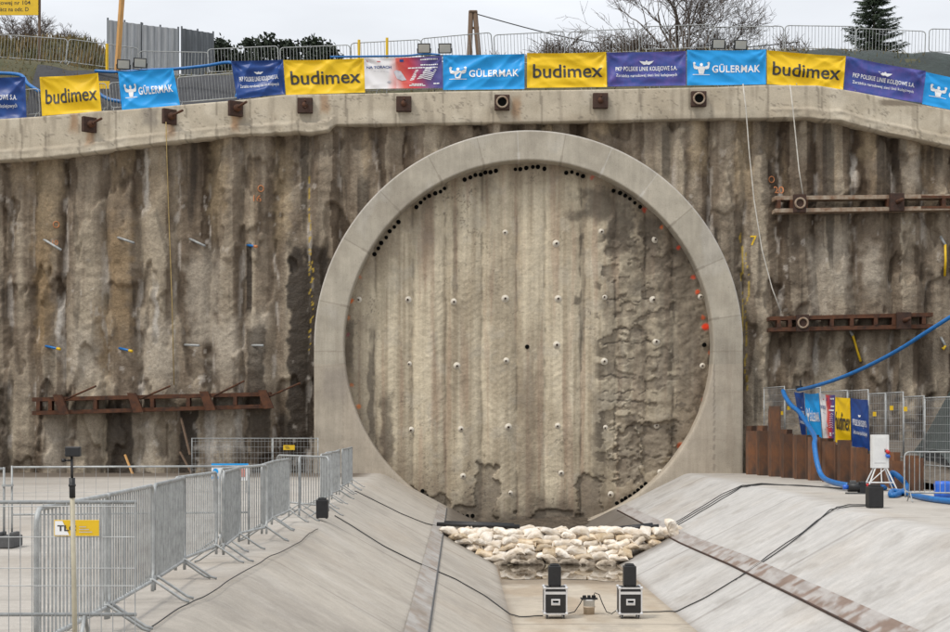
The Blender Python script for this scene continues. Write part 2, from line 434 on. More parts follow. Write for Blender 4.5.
def wall_h(u, v):
    uw, k, w = colcoord(u, v)
    aw = np.clip(np.abs(w), 0, 1)
    prof = 1 - aw ** cp[k]
    zm = .55 + .8 * (fbm(u / 60 + 3, v / 45, 83) - .1)
    h = ca[k] * prof * zm
    # shotcrete lobes: rounded patches that stop at irregular heights
    lob = sm(.485, .53, fbm(u / 26 + 5, v / 60, 87, 4)); h = h + .16 * lob
    h = h + .16 * (fbm(u / 45, v / 80, 85) - .5) + .07 * (fbm(u / 7, v / 9, 86) - .5)
    ch = (cc_[k] > .6) * 1.0
    h = h + ch * .008 * np.sin((v + 1.0 * np.abs(w) * 14) * .75) * sm(.35, .6, fbm(u / 30, v / 40, 88))
    h = h + .010 * np.sin(v * .55 + 6 * fbm(u / 12, v / 25, 89)) * sm(.5, .65, fbm(u / 25, v / 30, 93))
    return h
def wall_point(px, py, lift=0.02):
    h = float(wall_h(np.array([[float(px)]]), np.array([[float(py)]]))[0, 0])
    p = P(px, py, YW); return Vector((p.x, YW - h - lift, p.z))
def build_wall():
    xs = np.arange(-23, 25, .052); zs = np.arange(-.5, 15.6, .052)
    X, Z = np.meshgrid(xs, zs)
    u = VX + SW * X; v = HY - SW * (Z - CZ)
    h = wall_h(u, v); uw, k, w = colcoord(u, v); aw = np.abs(w)
    mask = (Z < beam_bot(X) + .35) & ((X - RCX) ** 2 + (Z - RCZ) ** 2 > 7.1 ** 2) & ~((np.abs(X - RCX) < 7.1) & (Z < RCZ))
    lob = sm(.485, .53, fbm(u / 26 + 5, v / 60, 87, 4))
    s1 = fbm(u / 7, v / 150, 101); s2 = fbm(u / 40, v / 65, 103); s3 = fbm(u / 14, v / 22, 104)
    low = sm(190, 330, v + 60 * (s2 - .5))
    right = sm(700, 760, u)
    tone = .10 + .34 * ct[k] + .62 * (s1 - .5) + .62 * (s2 - .5) + .42 * (s3 - .5) + .16 * lob + .16 * low + cb[k, np.digitize(w + .25 * (fbm(u / 9, v / 40, 99) - .5), [-.45, .45])]
    tone = np.clip(tone - .05 * right, 0, 1)
    dark = np.array((.060, .041, .026)); mid = np.array((.168, .130, .093)); light = np.array((.34, .285, .212))
    t = tone[..., None]
    c = np.where(t < .35, dark + (mid - dark) * (t / .35), mid + (light - mid) * np.clip((t - .35) / .45, 0, 1))
    # tan sprayed patches near the top
    tanm = sm(.55, .7, fbm(u / 16 + 9, v / 50, 107)) * sm(250, 150, v) * (ctop[k] > .45)
    c = mixc(c, (.30, .225, .14), tanm * .5)
    for cx, cy, rx, ry in ((697, 140, 8, 28), (742, 150, 8, 38), (866, 140, 7, 22), (50, 190, 12, 60), (220, 175, 9, 50), (283, 195, 9, 45), (545, 125, 8, 12), (600, 122, 10, 12)):
        c = mixc(c, (.34, .26, .16), blob(u, v, cx, cy, rx, ry, .5, .8, 111) * .55)
    for cx, cy, rx, ry in ((44, 290, 8, 60), (122, 285, 10, 55), (104, 340, 6, 30)):
        c = mixc(c, (.30, .21, .115), blob(u, v, cx, cy, rx, ry, .5, .9, 113) * .6)
    # lighter fresh patches
    for cx, cy, rx, ry in ((226, 350, 16, 28), (258, 345, 9, 30), (205, 300, 16, 40), (85, 355, 14, 25), (158, 350, 15, 30), (912, 170, 8, 18), (868, 270, 9, 22), (60, 440, 14, 30), (145, 440, 12, 40), (225, 430, 14, 34), (838, 265, 10, 36), (815, 285, 10, 40)):
        c = mixc(c, (.43, .375, .30), blob(u, v, cx, cy, rx, ry, .45, .8, 117) * .65)
    # brown damp panels; shade of recesses between lower left piles painted in with them
    wet = np.zeros_like(u)
    for cx, cy, rx, ry, a in ((303, 350, 14, 105, 1), (316, 310, 12, 70, .95), (300, 440, 11, 50, .95), (128, 445, 7, 36, .8), (250, 278, 3, 34, .95), (257, 385, 9, 55, .75), (116, 440, 9, 40, .85), (190, 445, 9, 36, .9), (262, 440, 10, 32, .8), (288, 455, 8, 40, .7), (5, 430, 6, 50, .7), (52, 350, 5, 40, .4), (305, 160, 4, 30, .6), (735, 300, 8, 70, .45), (770, 160, 10, 45, .5), (890, 165, 14, 40, .35), (820, 205, 20, 12, .4), (850, 350, 8, 60, .35), (790, 250, 7, 40, .3)):
        m = blob(u, v, cx, cy, rx, ry, .13, .45, 121) * min(1, a * 1.08); wet = np.maximum(wet, m)
    rs = sm(.62, .72, fbm(u / 8, v / 170, 123)) * .7; wet = np.maximum(wet, rs * sm(.4, .6, fbm(u / 60, v / 50, 125)))
    c = mixc(c, (.026, .018, .012), wet * .92)
    # efflorescence: white runs along the pile joints
    ef = (sm(.72, .95, aw) * sm(.56, .66, fbm(u / 5, v / 26, 127)) + .8 * sm(.70, .76, fbm(u / 5, v / 9, 129)) * sm(.5, .62, fbm(u / 40, v / 40, 131)))
    c = mixc(c, (.55, .50, .44), np.clip(ef, 0, 1) * .55 * sm(120, 260, v + 60 * s2))
    for cx, cy, rx, ry in ((240, 425, 3, 26), (212, 440, 4, 22), (157, 310, 2, 25), (148, 175, 2, 30), (62, 330, 3, 22), (852, 170, 2, 10), (222, 447, 18, 3)):
        c = mixc(c, (.60, .56, .50), blob(u, v, cx, cy, rx, ry, .7, 1.4, 133) * .7)
    # spray paint specks: yellow survey lines beside the ring
    sp = (np.abs(u - 741 - 3 * (vn(v / 14, 3, 137) - .5)) < .9) * (v > 232) * (v < 372) * (fbm(u / 2, v / 5, 139) > .46)
    sp = np.maximum(sp, (np.abs(u - 746 - 3 * (vn(v / 14, 5, 137) - .5)) < .7) * (v > 250) * (v < 395) * (fbm(u / 2, v / 4, 141) > .52))
    sp = np.maximum(sp, (np.abs(u - 311 - 6 * (vn(v / 9, 7, 137) - .5)) < 1.6) * (v > 250) * (v < 350) * (fbm(u / 1.6, v / 2.5, 143) > .58))
    sp = np.maximum(sp, (np.abs(u - 310 - 2 * (vn(v / 9, 9, 137) - .5)) < .8) * (v > 175) * (v < 300) * (fbm(u / 1.6, v / 2.5, 145) > .55))
    c = mixc(c, (.48, .33, .04), sp * .8)
    o = sheet('pile_wall', X, YW - h, Z, np.concatenate([c, wet[..., None] * .55], -1), M['wall'], mask)
    return tag(o, 'brown stained sprayed concrete pile wall of tall rounded columns around the ring', 'wall')
wall = build_wall()

def face_h(u, v):
    uw, k, w = colcoord(u, v, 2.0); aw = np.clip(np.abs(w), 0, 1)
    rough = sm(585, 640, u + 20 * (fbm(u / 20, v / 20, 151) - .5)) * sm(180, 260, v) + .35
    h = .15 * (1 - aw ** 2.5) * (.5 + .7 * fbm(u / 50, v / 80, 153))
    h = h + .10 * (fbm(u / 30, v / 50, 155) - .5) + .10 * rough * (fbm(u / 8, v / 7, 157) - .5)
    h = h + .004 * np.sin((v + 12 * aw * np.where(cc_[k] > .5, 1, -1)) * .9) * sm(.5, .65, fbm(u / 28, v / 34, 159))
    return h
CR = [(600, 655, 343), (598, 640, 376), (600, 662, 392), (596, 650, 401), (598, 660, 428), (610, 640, 362), (606, 655, 300), (612, 650, 331), (606, 632, 458)]
def spall(u, v):
    m = np.zeros_like(u)
    for cx, cy, rx, ry in ((487, 490, 10, 30), (402, 500, 18, 14), (590, 500, 12, 22), (548, 520, 24, 10), (430, 508, 14, 14), (470, 516, 16, 10), (628, 455, 12, 30), (660, 440, 16, 16), (373, 300, 0.1, .1)):
        m = np.maximum(m, blob(u, v, cx, cy, rx, ry, .10, .9, 161))
    return m
def face_full(u, v):
    h = face_h(u, v) - .09 * spall(u, v)
    fl = sm(.54, .57, fbm(u / 13, v / 9, 167, 5)) * sm(588, 612, u) * sm(685, 660, u) * sm(215, 260, v) * sm(490, 470, v); h = h - .05 * fl
    for a, b, y0 in CR:
        d = np.abs(v - y0 - 5 * (fbm(u / 9, np.full_like(u, y0), 163) - .5) * 2)
        h = h - .022 * (1 - sm(.3, 1.2, d)) * sm(.36, .5, fbm(u / 6, v / 3, 165)) * sm(a - 3, a + 6, u) * (1 - sm(b - 8, b + 3, u))
    return h
def face_point(px, py, lift=.0):
    h = float(face_full(np.array([[float(px)]]), np.array([[float(py)]]))[0, 0])
    p = P(px, py, YW); return Vector((p.x, YW - h - lift, p.z))
def build_face():
    xs = np.arange(RCX - 6.95, RCX + 6.95, .036); zs = np.arange(RCZ - 6.95, RCZ + 6.95, .036)
    X, Z = np.meshgrid(xs, zs); u = VX + SW * X; v = HY - SW * (Z - CZ)
    mask = (X - RCX) ** 2 + (Z - RCZ) ** 2 < 6.85 ** 2
    h = face_full(u, v); uw, k, w = colcoord(u, v, 2.0); aw = np.abs(w)
    s1 = fbm(u / 5, v / 190, 171); s2 = fbm(u / 36, v / 60, 173); s3 = fbm(u / 12, v / 16, 174)
    c = np.ones(u.shape + (3,)) * np.array((.50, .43, .315))
    c = mixc(c, (.62, .54, .40), sm(.48, .64, s1) * .75); c = mixc(c, (.33, .265, .185), sm(.52, .70, 1 - s1) * .6)
    c = mixc(c, (.33, .27, .19), sm(.48, .72, s2) * .5); c = mixc(c, (.46, .42, .35), sm(.55, .75, s3) * .3)
    c = mixc(c, (.32, .20, .14), sm(.58, .72, fbm(u / 6 + 4, v / 130, 175)) * .35)       # reddish runs
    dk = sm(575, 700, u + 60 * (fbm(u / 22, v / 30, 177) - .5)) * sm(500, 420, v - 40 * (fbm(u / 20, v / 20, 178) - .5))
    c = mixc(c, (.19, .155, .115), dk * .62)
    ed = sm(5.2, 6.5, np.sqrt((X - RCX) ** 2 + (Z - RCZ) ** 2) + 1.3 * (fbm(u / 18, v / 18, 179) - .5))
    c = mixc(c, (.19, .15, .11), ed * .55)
    wet = np.zeros_like(u)
    for cx, cy, rx, ry, a in ((622, 236, 13, 24, .95), (604, 205, 26, 16, .85), (650, 235, 9, 24, .85), (628, 270, 10, 30, .55), (612, 350, 8, 60, .45), (640, 360, 12, 26, .5), (668, 320, 10, 50, .5), (578, 300, 4, 4, .9), (583, 237, 3, 4, .9), (676, 270, 14, 40, .6), (690, 330, 10, 60, .45), (640, 300, 12, 60, .35), (455, 255, 2, 42, .5), (458, 345, 6, 50, .35), (582, 290, 2.5, 60, .6), (598, 440, 6, 60, .5), (371, 400, 3, 60, .8), (386, 430, 6, 34, .75), (350, 350, 4, 25, .7), (484, 190, 10, 14, .4), (430, 215, 6, 30, .3), (495, 250, 5, 60, .3), (620, 200, 12, 8, .6)):
        wet = np.maximum(wet, blob(u, v, cx, cy, rx, ry, .35, 1.0, 181) * a)
    st_ = blob(u, v, 526, 432, 8, 82, .5, .8, 196); c = mixc(c, (.20, .155, .11), st_ * .6)
    wet = np.maximum(wet, sm(486, 520, v + 34 * (fbm(u / 12, v / 12, 183) - .5)) * .75)
    wet = np.maximum(wet, sm(.64, .74, fbm(u / 10, v / 9, 185)) * sm(590, 640, u) * .75)
    c = mixc(c, (.060, .046, .034), wet * .8)
    spm = spall(u, v); c = mixc(c, (.20, .165, .125), spm * (.45 + .5 * fbm(u / 5, v / 5, 197)))
    rim = sm(.05, .5, spm) * (1 - sm(.5, .95, spm)); c = mixc(c, (.05, .04, .03), rim * .6)
    fl = sm(.54, .57, fbm(u / 13, v / 9, 167, 5)) * sm(588, 612, u) * sm(685, 660, u) * sm(215, 260, v) * sm(490, 470, v); c = mixc(c, (.17, .135, .10), fl * .5); c = mixc(c, (.07, .055, .04), sm(.05, .4, fl) * sm(.95, .6, fl) * .6)
    jn = sm(.88, 1.0, aw) * sm(.47, .6, fbm(u / 6, v / 22, 187)) * np.where(u > 560, .7, .45); c = mixc(c, (.07, .055, .04), jn)
    for a, b, y0 in CR:
        d = np.abs(v - y0 - 5 * (fbm(u / 9, np.full_like(u, y0), 163) - .5) * 2)
        c = mixc(c, (.045, .035, .028), (1 - sm(.2, 1.1, d)) * sm(.36, .5, fbm(u / 6, v / 3, 165)) * sm(a - 3, a + 6, u) * (1 - sm(b - 8, b + 3, u)) * .8)
    cw = np.abs(fbm(u / 16, v / 16, 189, 5) - .5); c = mixc(c, (.06, .05, .04), (1 - sm(0, .012, cw)) * sm(.4, .65, fbm(u / 40, v / 40, 191)) * .6)
    for cx, cy, r, col, a in ((351, 301, 3, (.75, .16, .03), .9), (349, 318, 3, (.6, .2, .06), .6), (360, 277, 3, (.6, .16, .06), .5), (348, 335, 2, (.3, .1, .12), .7), (705, 327, 5, (.80, .06, .02), 1), (703, 318, 3, (.75, .12, .03), .7), (697, 292, 3, (.75, .1, .03), .9), (693, 277, 3, (.7, .08, .03), .8), (678, 248, 2.5, (.7, .06, .02), .8), (661, 228, 2.5, (.75, .15, .03), .7), (644, 210, 3.5, (.6, .05, .02), .7), (592, 178, 2.5, (.6, .08, .05), .6), (359, 407, 3, (.7, .2, .05), .7), (375, 455, 3, (.7, .15, .05), .6), (352, 385, 2.5, (.7, .2, .06), .6), (681, 446, 4, (.65, .14, .05), .8), (710, 352, 3, (.7, .15, .04), .6), (703, 400, 3, (.7, .15, .06), .5), (694, 425, 3, (.6, .2, .08), .5)):
        d = np.sqrt((u - cx) ** 2 + (v - cy) ** 2) + 3.5 * (fbm(u / 3, v / 3, 193) - .5); c = mixc(c, col, (1 - sm(r * .5, r, d)) * a)
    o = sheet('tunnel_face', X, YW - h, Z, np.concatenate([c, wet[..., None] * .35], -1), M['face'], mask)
    return tag(o, 'round pale concrete tunnel face with vertical streaks inside the grey ring', 'tunnel face')
build_face()

def build_ring():
    th = np.linspace(0, 2 * PI, 1441)
    def RR(t):
        c, s = np.cos(t), np.sin(t)
        R = np.full_like(t, RO)
        lo = s < 0
        rx = RO / np.maximum(np.abs(c), 1e-6); rz = 7.3 / np.maximum(-s, 1e-6)
        return np.where(lo, np.minimum(rx, rz), R)
    Ro = RR(th)
    rows = [(0, .90, 0), (0, .6, 0), (0, .3, 0), (0, .03, 0)] + [(f, 0, 1) for f in np.concatenate([[.02], np.linspace(.06, .94, 26), [.98]])] + [(1, .03, 0), (1, .45, 0), (1, .9, 0)]
    X = []; Y = []; Z = []; C = []
    for f, d, front in rows:
        R = RI + (Ro - RI) * f
        x = RCX + R * np.cos(th); z = RCZ + R * np.sin(th)
        X.append(x); Z.append(z); Y.append(np.full_like(th, YR + d))
    X = np.array(X); Y = np.array(Y); Z = np.array(Z); Y = Y + .008 * (fbm(X / .8, Z / .8, 201) - .5)
    T = np.broadcast_to(th, X.shape)
    c = np.ones(X.shape + (3,)) * np.array((.41, .37, .30))
    deg = np.degrees(T) % 360
    js = [8, 24, 40, 53, 67, 80, 93, 104, 118, 134, 150, 168, 186]
    pid = np.searchsorted(js, deg); tone = np.random.RandomState(5).uniform(-.08, .08, 20)[pid % 20]
    c = c * (1 + 1.1 * tone[..., None])
    c = mixc(c, (.28, .245, .195), sm(.5, .75, fbm(X / 1.2, Z / 1.6, 203)) * .5)
    c = mixc(c, (.47, .44, .39), sm(.55, .75, fbm(X / .9, Z / 1.1, 205)) * .4)
    c = mixc(c, (.24, .20, .155), sm(.54, .70, fbm(X / .18, Z / 3.0, 207)) * sm(6.5, 3, Z) * .55)
    rr = np.hypot(X - RCX, Z - RCZ)
    for j in js:
        if 0 <= j <= 190: c = mixc(c, (.55, .52, .47) if j % 2 else (.22, .19, .15), (np.abs(deg - j) * rr * .01745 < .03) * .55)
    for zz in (1.2, 2.9, 4.35): c = mixc(c, (.24, .20, .16), (np.abs(Z - zz) < .02) * (Z < RCZ) * .5)
    for xx in (-1, 1):
        m = (np.abs((X - RCX) * xx - 6.62) < .025) * (Z < 3.9); c = mixc(c, (.20, .17, .14), m * .6)
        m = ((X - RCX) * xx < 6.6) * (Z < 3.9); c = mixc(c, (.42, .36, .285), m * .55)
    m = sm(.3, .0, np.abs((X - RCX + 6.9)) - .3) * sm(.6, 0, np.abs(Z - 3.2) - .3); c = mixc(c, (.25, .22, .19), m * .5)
    c = mixc(c, (.50, .47, .43), (RO - rr < .035) * (Z > RCZ) * .7)  # highlight on the outer arc edge painted as a paler line
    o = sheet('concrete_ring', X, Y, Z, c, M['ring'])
    return tag(o, 'huge pale grey cast concrete ring framing the round tunnel face', 'portal ring')
build_ring()

def build_beam():
    xs = np.arange(-24, 26, .06)
    zt = beam_top(xs); zb = beam_bot(xs); px = VX + xs * F / YB
    lipm = np.maximum(1 - sm(326, 338, px), sm(768, 776, px))
    lip = .30 + .03 * (fbm(xs / .7, xs * 0 + 2, 211) - .5) * 2
    zb2 = zb + lipm * (.04 + .14 * np.exp(-((px - 285) / 45) ** 2)) * (fbm(xs / .35, xs * 0 + 5, 213) - .6) + .02 * (fbm(xs / .2, xs * 0, 215) - .5)
    fr = np.linspace(0, 1, 30)
    X = [xs]; Y = [np.full_like(xs, 58.5)]; Z = [zt]
    X.append(xs); Y.append(np.full_like(xs, YB + .025)); Z.append(zt)
    zl = zb2 + lip * 1.05
    for f in fr:
        z = (zt - .025) + (zb2 - zt + .025) * f
        prot = lipm * .17 * sm(.10, -.02, z - zl) * (1 + .5 * (fbm(xs / .3, z / .2, 217) - .5))
        X.append(xs); Z.append(z); Y.append(YB - prot + .012 * (fbm(xs / .5, z / .5, 219) - .5))
    X.append(xs); Z.append(zb2 - .01); Y.append(np.full_like(xs, YB + .35)); X.append(xs); Z.append(zb2 + .02); Y.append(np.full_like(xs, 58.5))
    X = np.array(X); Y = np.array(Y); Z = np.array(Z)
    u = VX + X * F / YB; v = HY - (Z - CZ) * F / YB
    c = np.ones(X.shape + (3,)) * np.array((.47, .41, .315))
    fz = (zt[None] - Z)
    c = mixc(c, (.38, .32, .235), sm(.5, .72, fbm(X / 1.5, Z / .9, 221)) * .6); c = mixc(c, (.62, .56, .45), sm(.55, .75, fbm(X / .8, Z / .7, 223)) * .45)
    c = mixc(c, (.25, .21, .16), sm(.56, .74, fbm(X / .16, Z / 1.6, 225)) * .45)
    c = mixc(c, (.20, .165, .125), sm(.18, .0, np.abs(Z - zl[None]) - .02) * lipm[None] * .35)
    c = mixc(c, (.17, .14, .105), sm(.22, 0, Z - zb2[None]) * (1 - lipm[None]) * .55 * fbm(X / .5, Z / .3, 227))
    for ju in (20, 44, 78, 115, 150, 185, 216, 250, 297, 346, 395, 443, 492, 541, 590, 640, 690, 739, 768, 818, 822, 868, 917):
        c = mixc(c, (.20, .17, .13), (np.abs(u - ju - .04 * (v - 100)) < 1.0) * (fbm(X / .3, Z / .3, 229) > .38) * .65)
    for ru, rv in ((90, 136), (170, 128), (73, 122), (236, 121), (517, 108), (325, 103)):
        c = mixc(c, (.30, .15, .06), blob(u, v, ru, rv, 4, 9, .6, .8, 231) * .6)
    c = mixc(c, (.17, .15, .13), blob(u, v, 149, 117, 7, 9, .5, .8, 233) * .6); c = mixc(c, (.17, .135, .10), blob(u, v, 903, 103, 22, 3, .2, .3, 234) * .8)
    c = mixc(c, (.12, .10, .08), (np.abs(fbm(u / 30, v / 14, 235, 4) - .5) < .006) * .5)
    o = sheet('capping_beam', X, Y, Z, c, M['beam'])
    return tag(o, 'long pale concrete capping beam running along the top of the pile wall', 'beam')
build_beam()

# ------------------------------------------------------------------ upper ground
TB = [(-400, 60), (0, 61), (60, 66), (105, 73), (180, 80), (235, 76), (320, 73), (420, 69), (455, 63), (540, 61), (620, 56), (700, 54), (830, 54), (900, 57), (950, 58), (1400, 70)]
YU = 63.0
def upz(x): return zpx(interp(TB, VX + np.asarray(x) * F / YU), YU)
def terrz(x, y):
    a = beam_top(x) - .06; b = upz(x)
    return a + (b - a) * sm(58.6, 62.6, y)
def build_terrain():
    xs = np.concatenate([np.arange(-320, -34, 12.0), np.arange(-34, 36, .5), np.arange(36, 330, 12.0)])
    ys = np.concatenate([np.arange(58.4, 66, .3), np.arange(66, 100, 2.0), np.arange(100, 900, 40.0)])
    X, Y = np.meshgrid(xs, ys); Z = terrz(X, Y) + .10 * (fbm(X / 1.2, Y / 1.2, 241) - .5) * sm(58.5, 59.5, Y)
    tag(sheet('terrain', X, Y, Z, None, M['terrain']), kind='structure')
    # brushy mound on the far left
    X, Y = np.meshgrid(np.arange(-30, -11.5, .25), np.arange(66, 80, .3))
    px = VX + X * F / 70
    top = zpx(np.interp(px, [-200, 0, 20, 45, 70, 95, 112, 122], [44, 45, 48, 45.5, 45, 49, 62, 80]), 70)
    Z = terrz(X, Y) - .3 + np.maximum(0, top - terrz(X, Y) + .3) * sm(65.8, 69.5, Y) * (1 - sm(74, 80, Y)) + .25 * (fbm(X / .8, Y / .8, 245) - .5)
    tag(sheet('hill', X, Y, Z, None, M['terrain']), kind='structure')
    mb = MB(); rr = random.Random(5)
    for i in range(5200):
        x = rr.uniform(-22, -12.4); y = rr.uniform(66.2, 71.5); pxx = VX + x * F / 70
        t = zpx(float(np.interp(pxx, [-200, 0, 20, 45, 70, 95, 112, 122], [44, 45, 48, 45.5, 45, 49, 62, 80])), 70); g = float(terrz(x, y)) - .3
        z = g + max(0, t - g) * float(sm(65.8, 69.5, y))
        h = rr.uniform(.15, .55); d = Vector((rr.gauss(0, .3), rr.gauss(0, .3), 1)) * h; w = rr.uniform(.02, .06); a = rr.uniform(0, PI)
        o = Vector((math.cos(a) * w, math.sin(a) * w, 0)); b = Vector((x, y, z - .05))
        mb.add([b - o, b + o, b + d * .6 + o * .9, b + d], [(0, 1, 2, 3)])
    tag(mb.build('brush', M['brush']), kind='stuff')
    mb = MB()
    for i in range(5000):
        x = rr.uniform(-19, 18); y = rr.uniform(59.6, 64)
        if -13 < x < -7.5 and y < 62: continue
        b = Vector((x, y, float(terrz(x, y)) - .05)); h = rr.uniform(.08, .3); a = rr.uniform(0, PI); o = Vector((math.cos(a), math.sin(a), 0)) * .03
        mb.add([b - o, b + o, b + Vector((rr.gauss(0, .1), rr.gauss(0, .1), h))], [(0, 1, 2)])
    tag(mb.build('grass', M['brush']), kind='stuff')
build_terrain()

def drape(name, x0, x1, y0, y1, lift, mat, label, cat, seed, amp=.12):
    X, Y = np.meshgrid(np.linspace(x0, x1, int((x1 - x0) / .1) + 2), np.linspace(y0, y1, 40))
    Z = terrz(X, Y) + lift + amp * (fbm(X / .5, Y / 1.4, seed) - .3) + .04 * np.sin(X * 3.1 + 2 * fbm(X, Y, seed + 3))
    return tag(sheet(name, X, Y, Z, None, mat), label, cat)
drape('ground_sheet', -16.2, -7.4, 58.55, 61.7, .06, M['geo'], 'dark grey geotextile sheet on the slope behind the left banners', 'geotextile', 251)
drape('tarpaulin', 13.2, 20, 58.55, 62.5, .04, M['tarp'], 'dark green tarpaulin covering the slope behind the right banners', 'tarpaulin', 255, .07)

# ------------------------------------------------------------------ lettering
TXT = {}
def text_geo(body, bold=0.0, step=None, space=1.0):
    key = (body, bold, space)
    if key in TXT: return TXT[key]
    cu = bpy.data.curves.new('t', 'FONT'); cu.body = body; cu.size = 1.0; cu.offset = bold; cu.resolution_u = 3; cu.space_character = space
    ob = bpy.data.objects.new('t', cu); COL.objects.link(ob)
    dg = bpy.context.evaluated_depsgraph_get(); me = bpy.data.meshes.new_from_object(ob.evaluated_get(dg))
    COL.objects.unlink(ob); bpy.data.objects.remove(ob); bpy.data.curves.remove(cu)
    bm = bmesh.new(); bm.from_mesh(me); bpy.data.meshes.remove(me)
    xs = [v.co.x for v in bm.verts]; lo, hi = min(xs), max(xs)
    n = max(3, int((hi - lo) / .10))
    for i in range(1, n):
        bmesh.ops.bisect_plane(bm, geom=bm.verts[:] + bm.edges[:] + bm.faces[:], plane_co=(lo + (hi - lo) * i / n, 0, 0), plane_no=(1, 0, 0))
    for yy in (-.1, .1, .2, .3, .4, .5, .6):
        bmesh.ops.bisect_plane(bm, geom=bm.verts[:] + bm.edges[:] + bm.faces[:], plane_co=(0, yy, 0), plane_no=(0, 1, 0))
    bm.verts.index_update()
    vs = [(v.co.x - lo, v.co.y) for v in bm.verts]; fs = [tuple(v.index for v in f.verts) for f in bm.faces]; bm.free()
    ys = [v[1] for v in vs]
    TXT[key] = (vs, fs, hi - lo, min(ys), max(ys)); return TXT[key]
def put_text(mb, S, body, u0, u1, vbase, bold=0.0, hscale=None, d=.016, space=1.0):
    """fit text between u0 and u1 (metres on surface S), baseline vbase; hscale = cap height factor"""
    vs, fs, w, a, b = text_geo(body, bold, space=space); k = (u1 - u0) / w; ky = hscale if hscale else k
    mb.add([S(u0 + x * k, vbase + y * ky, d) for x, y in vs], fs)
def put_poly(mb, S, poly, u0, v0, k, d=.014, ky=None):
    mb.add([S(u0 + x * k, v0 + y * (ky or k), d) for x, y in poly], [tuple(range(len(poly)))])
def put_rect(mb, S, u0, v0, u1, v1, d=.014, n=6):
    for i in range(n):
        a = u0 + (u1 - u0) * i / n; b = u0 + (u1 - u0) * (i + 1) / n
        mb.add([S(a, v0, d), S(b, v0, d), S(b, v1, d), S(a, v1, d)], [(0, 1, 2, 3)])

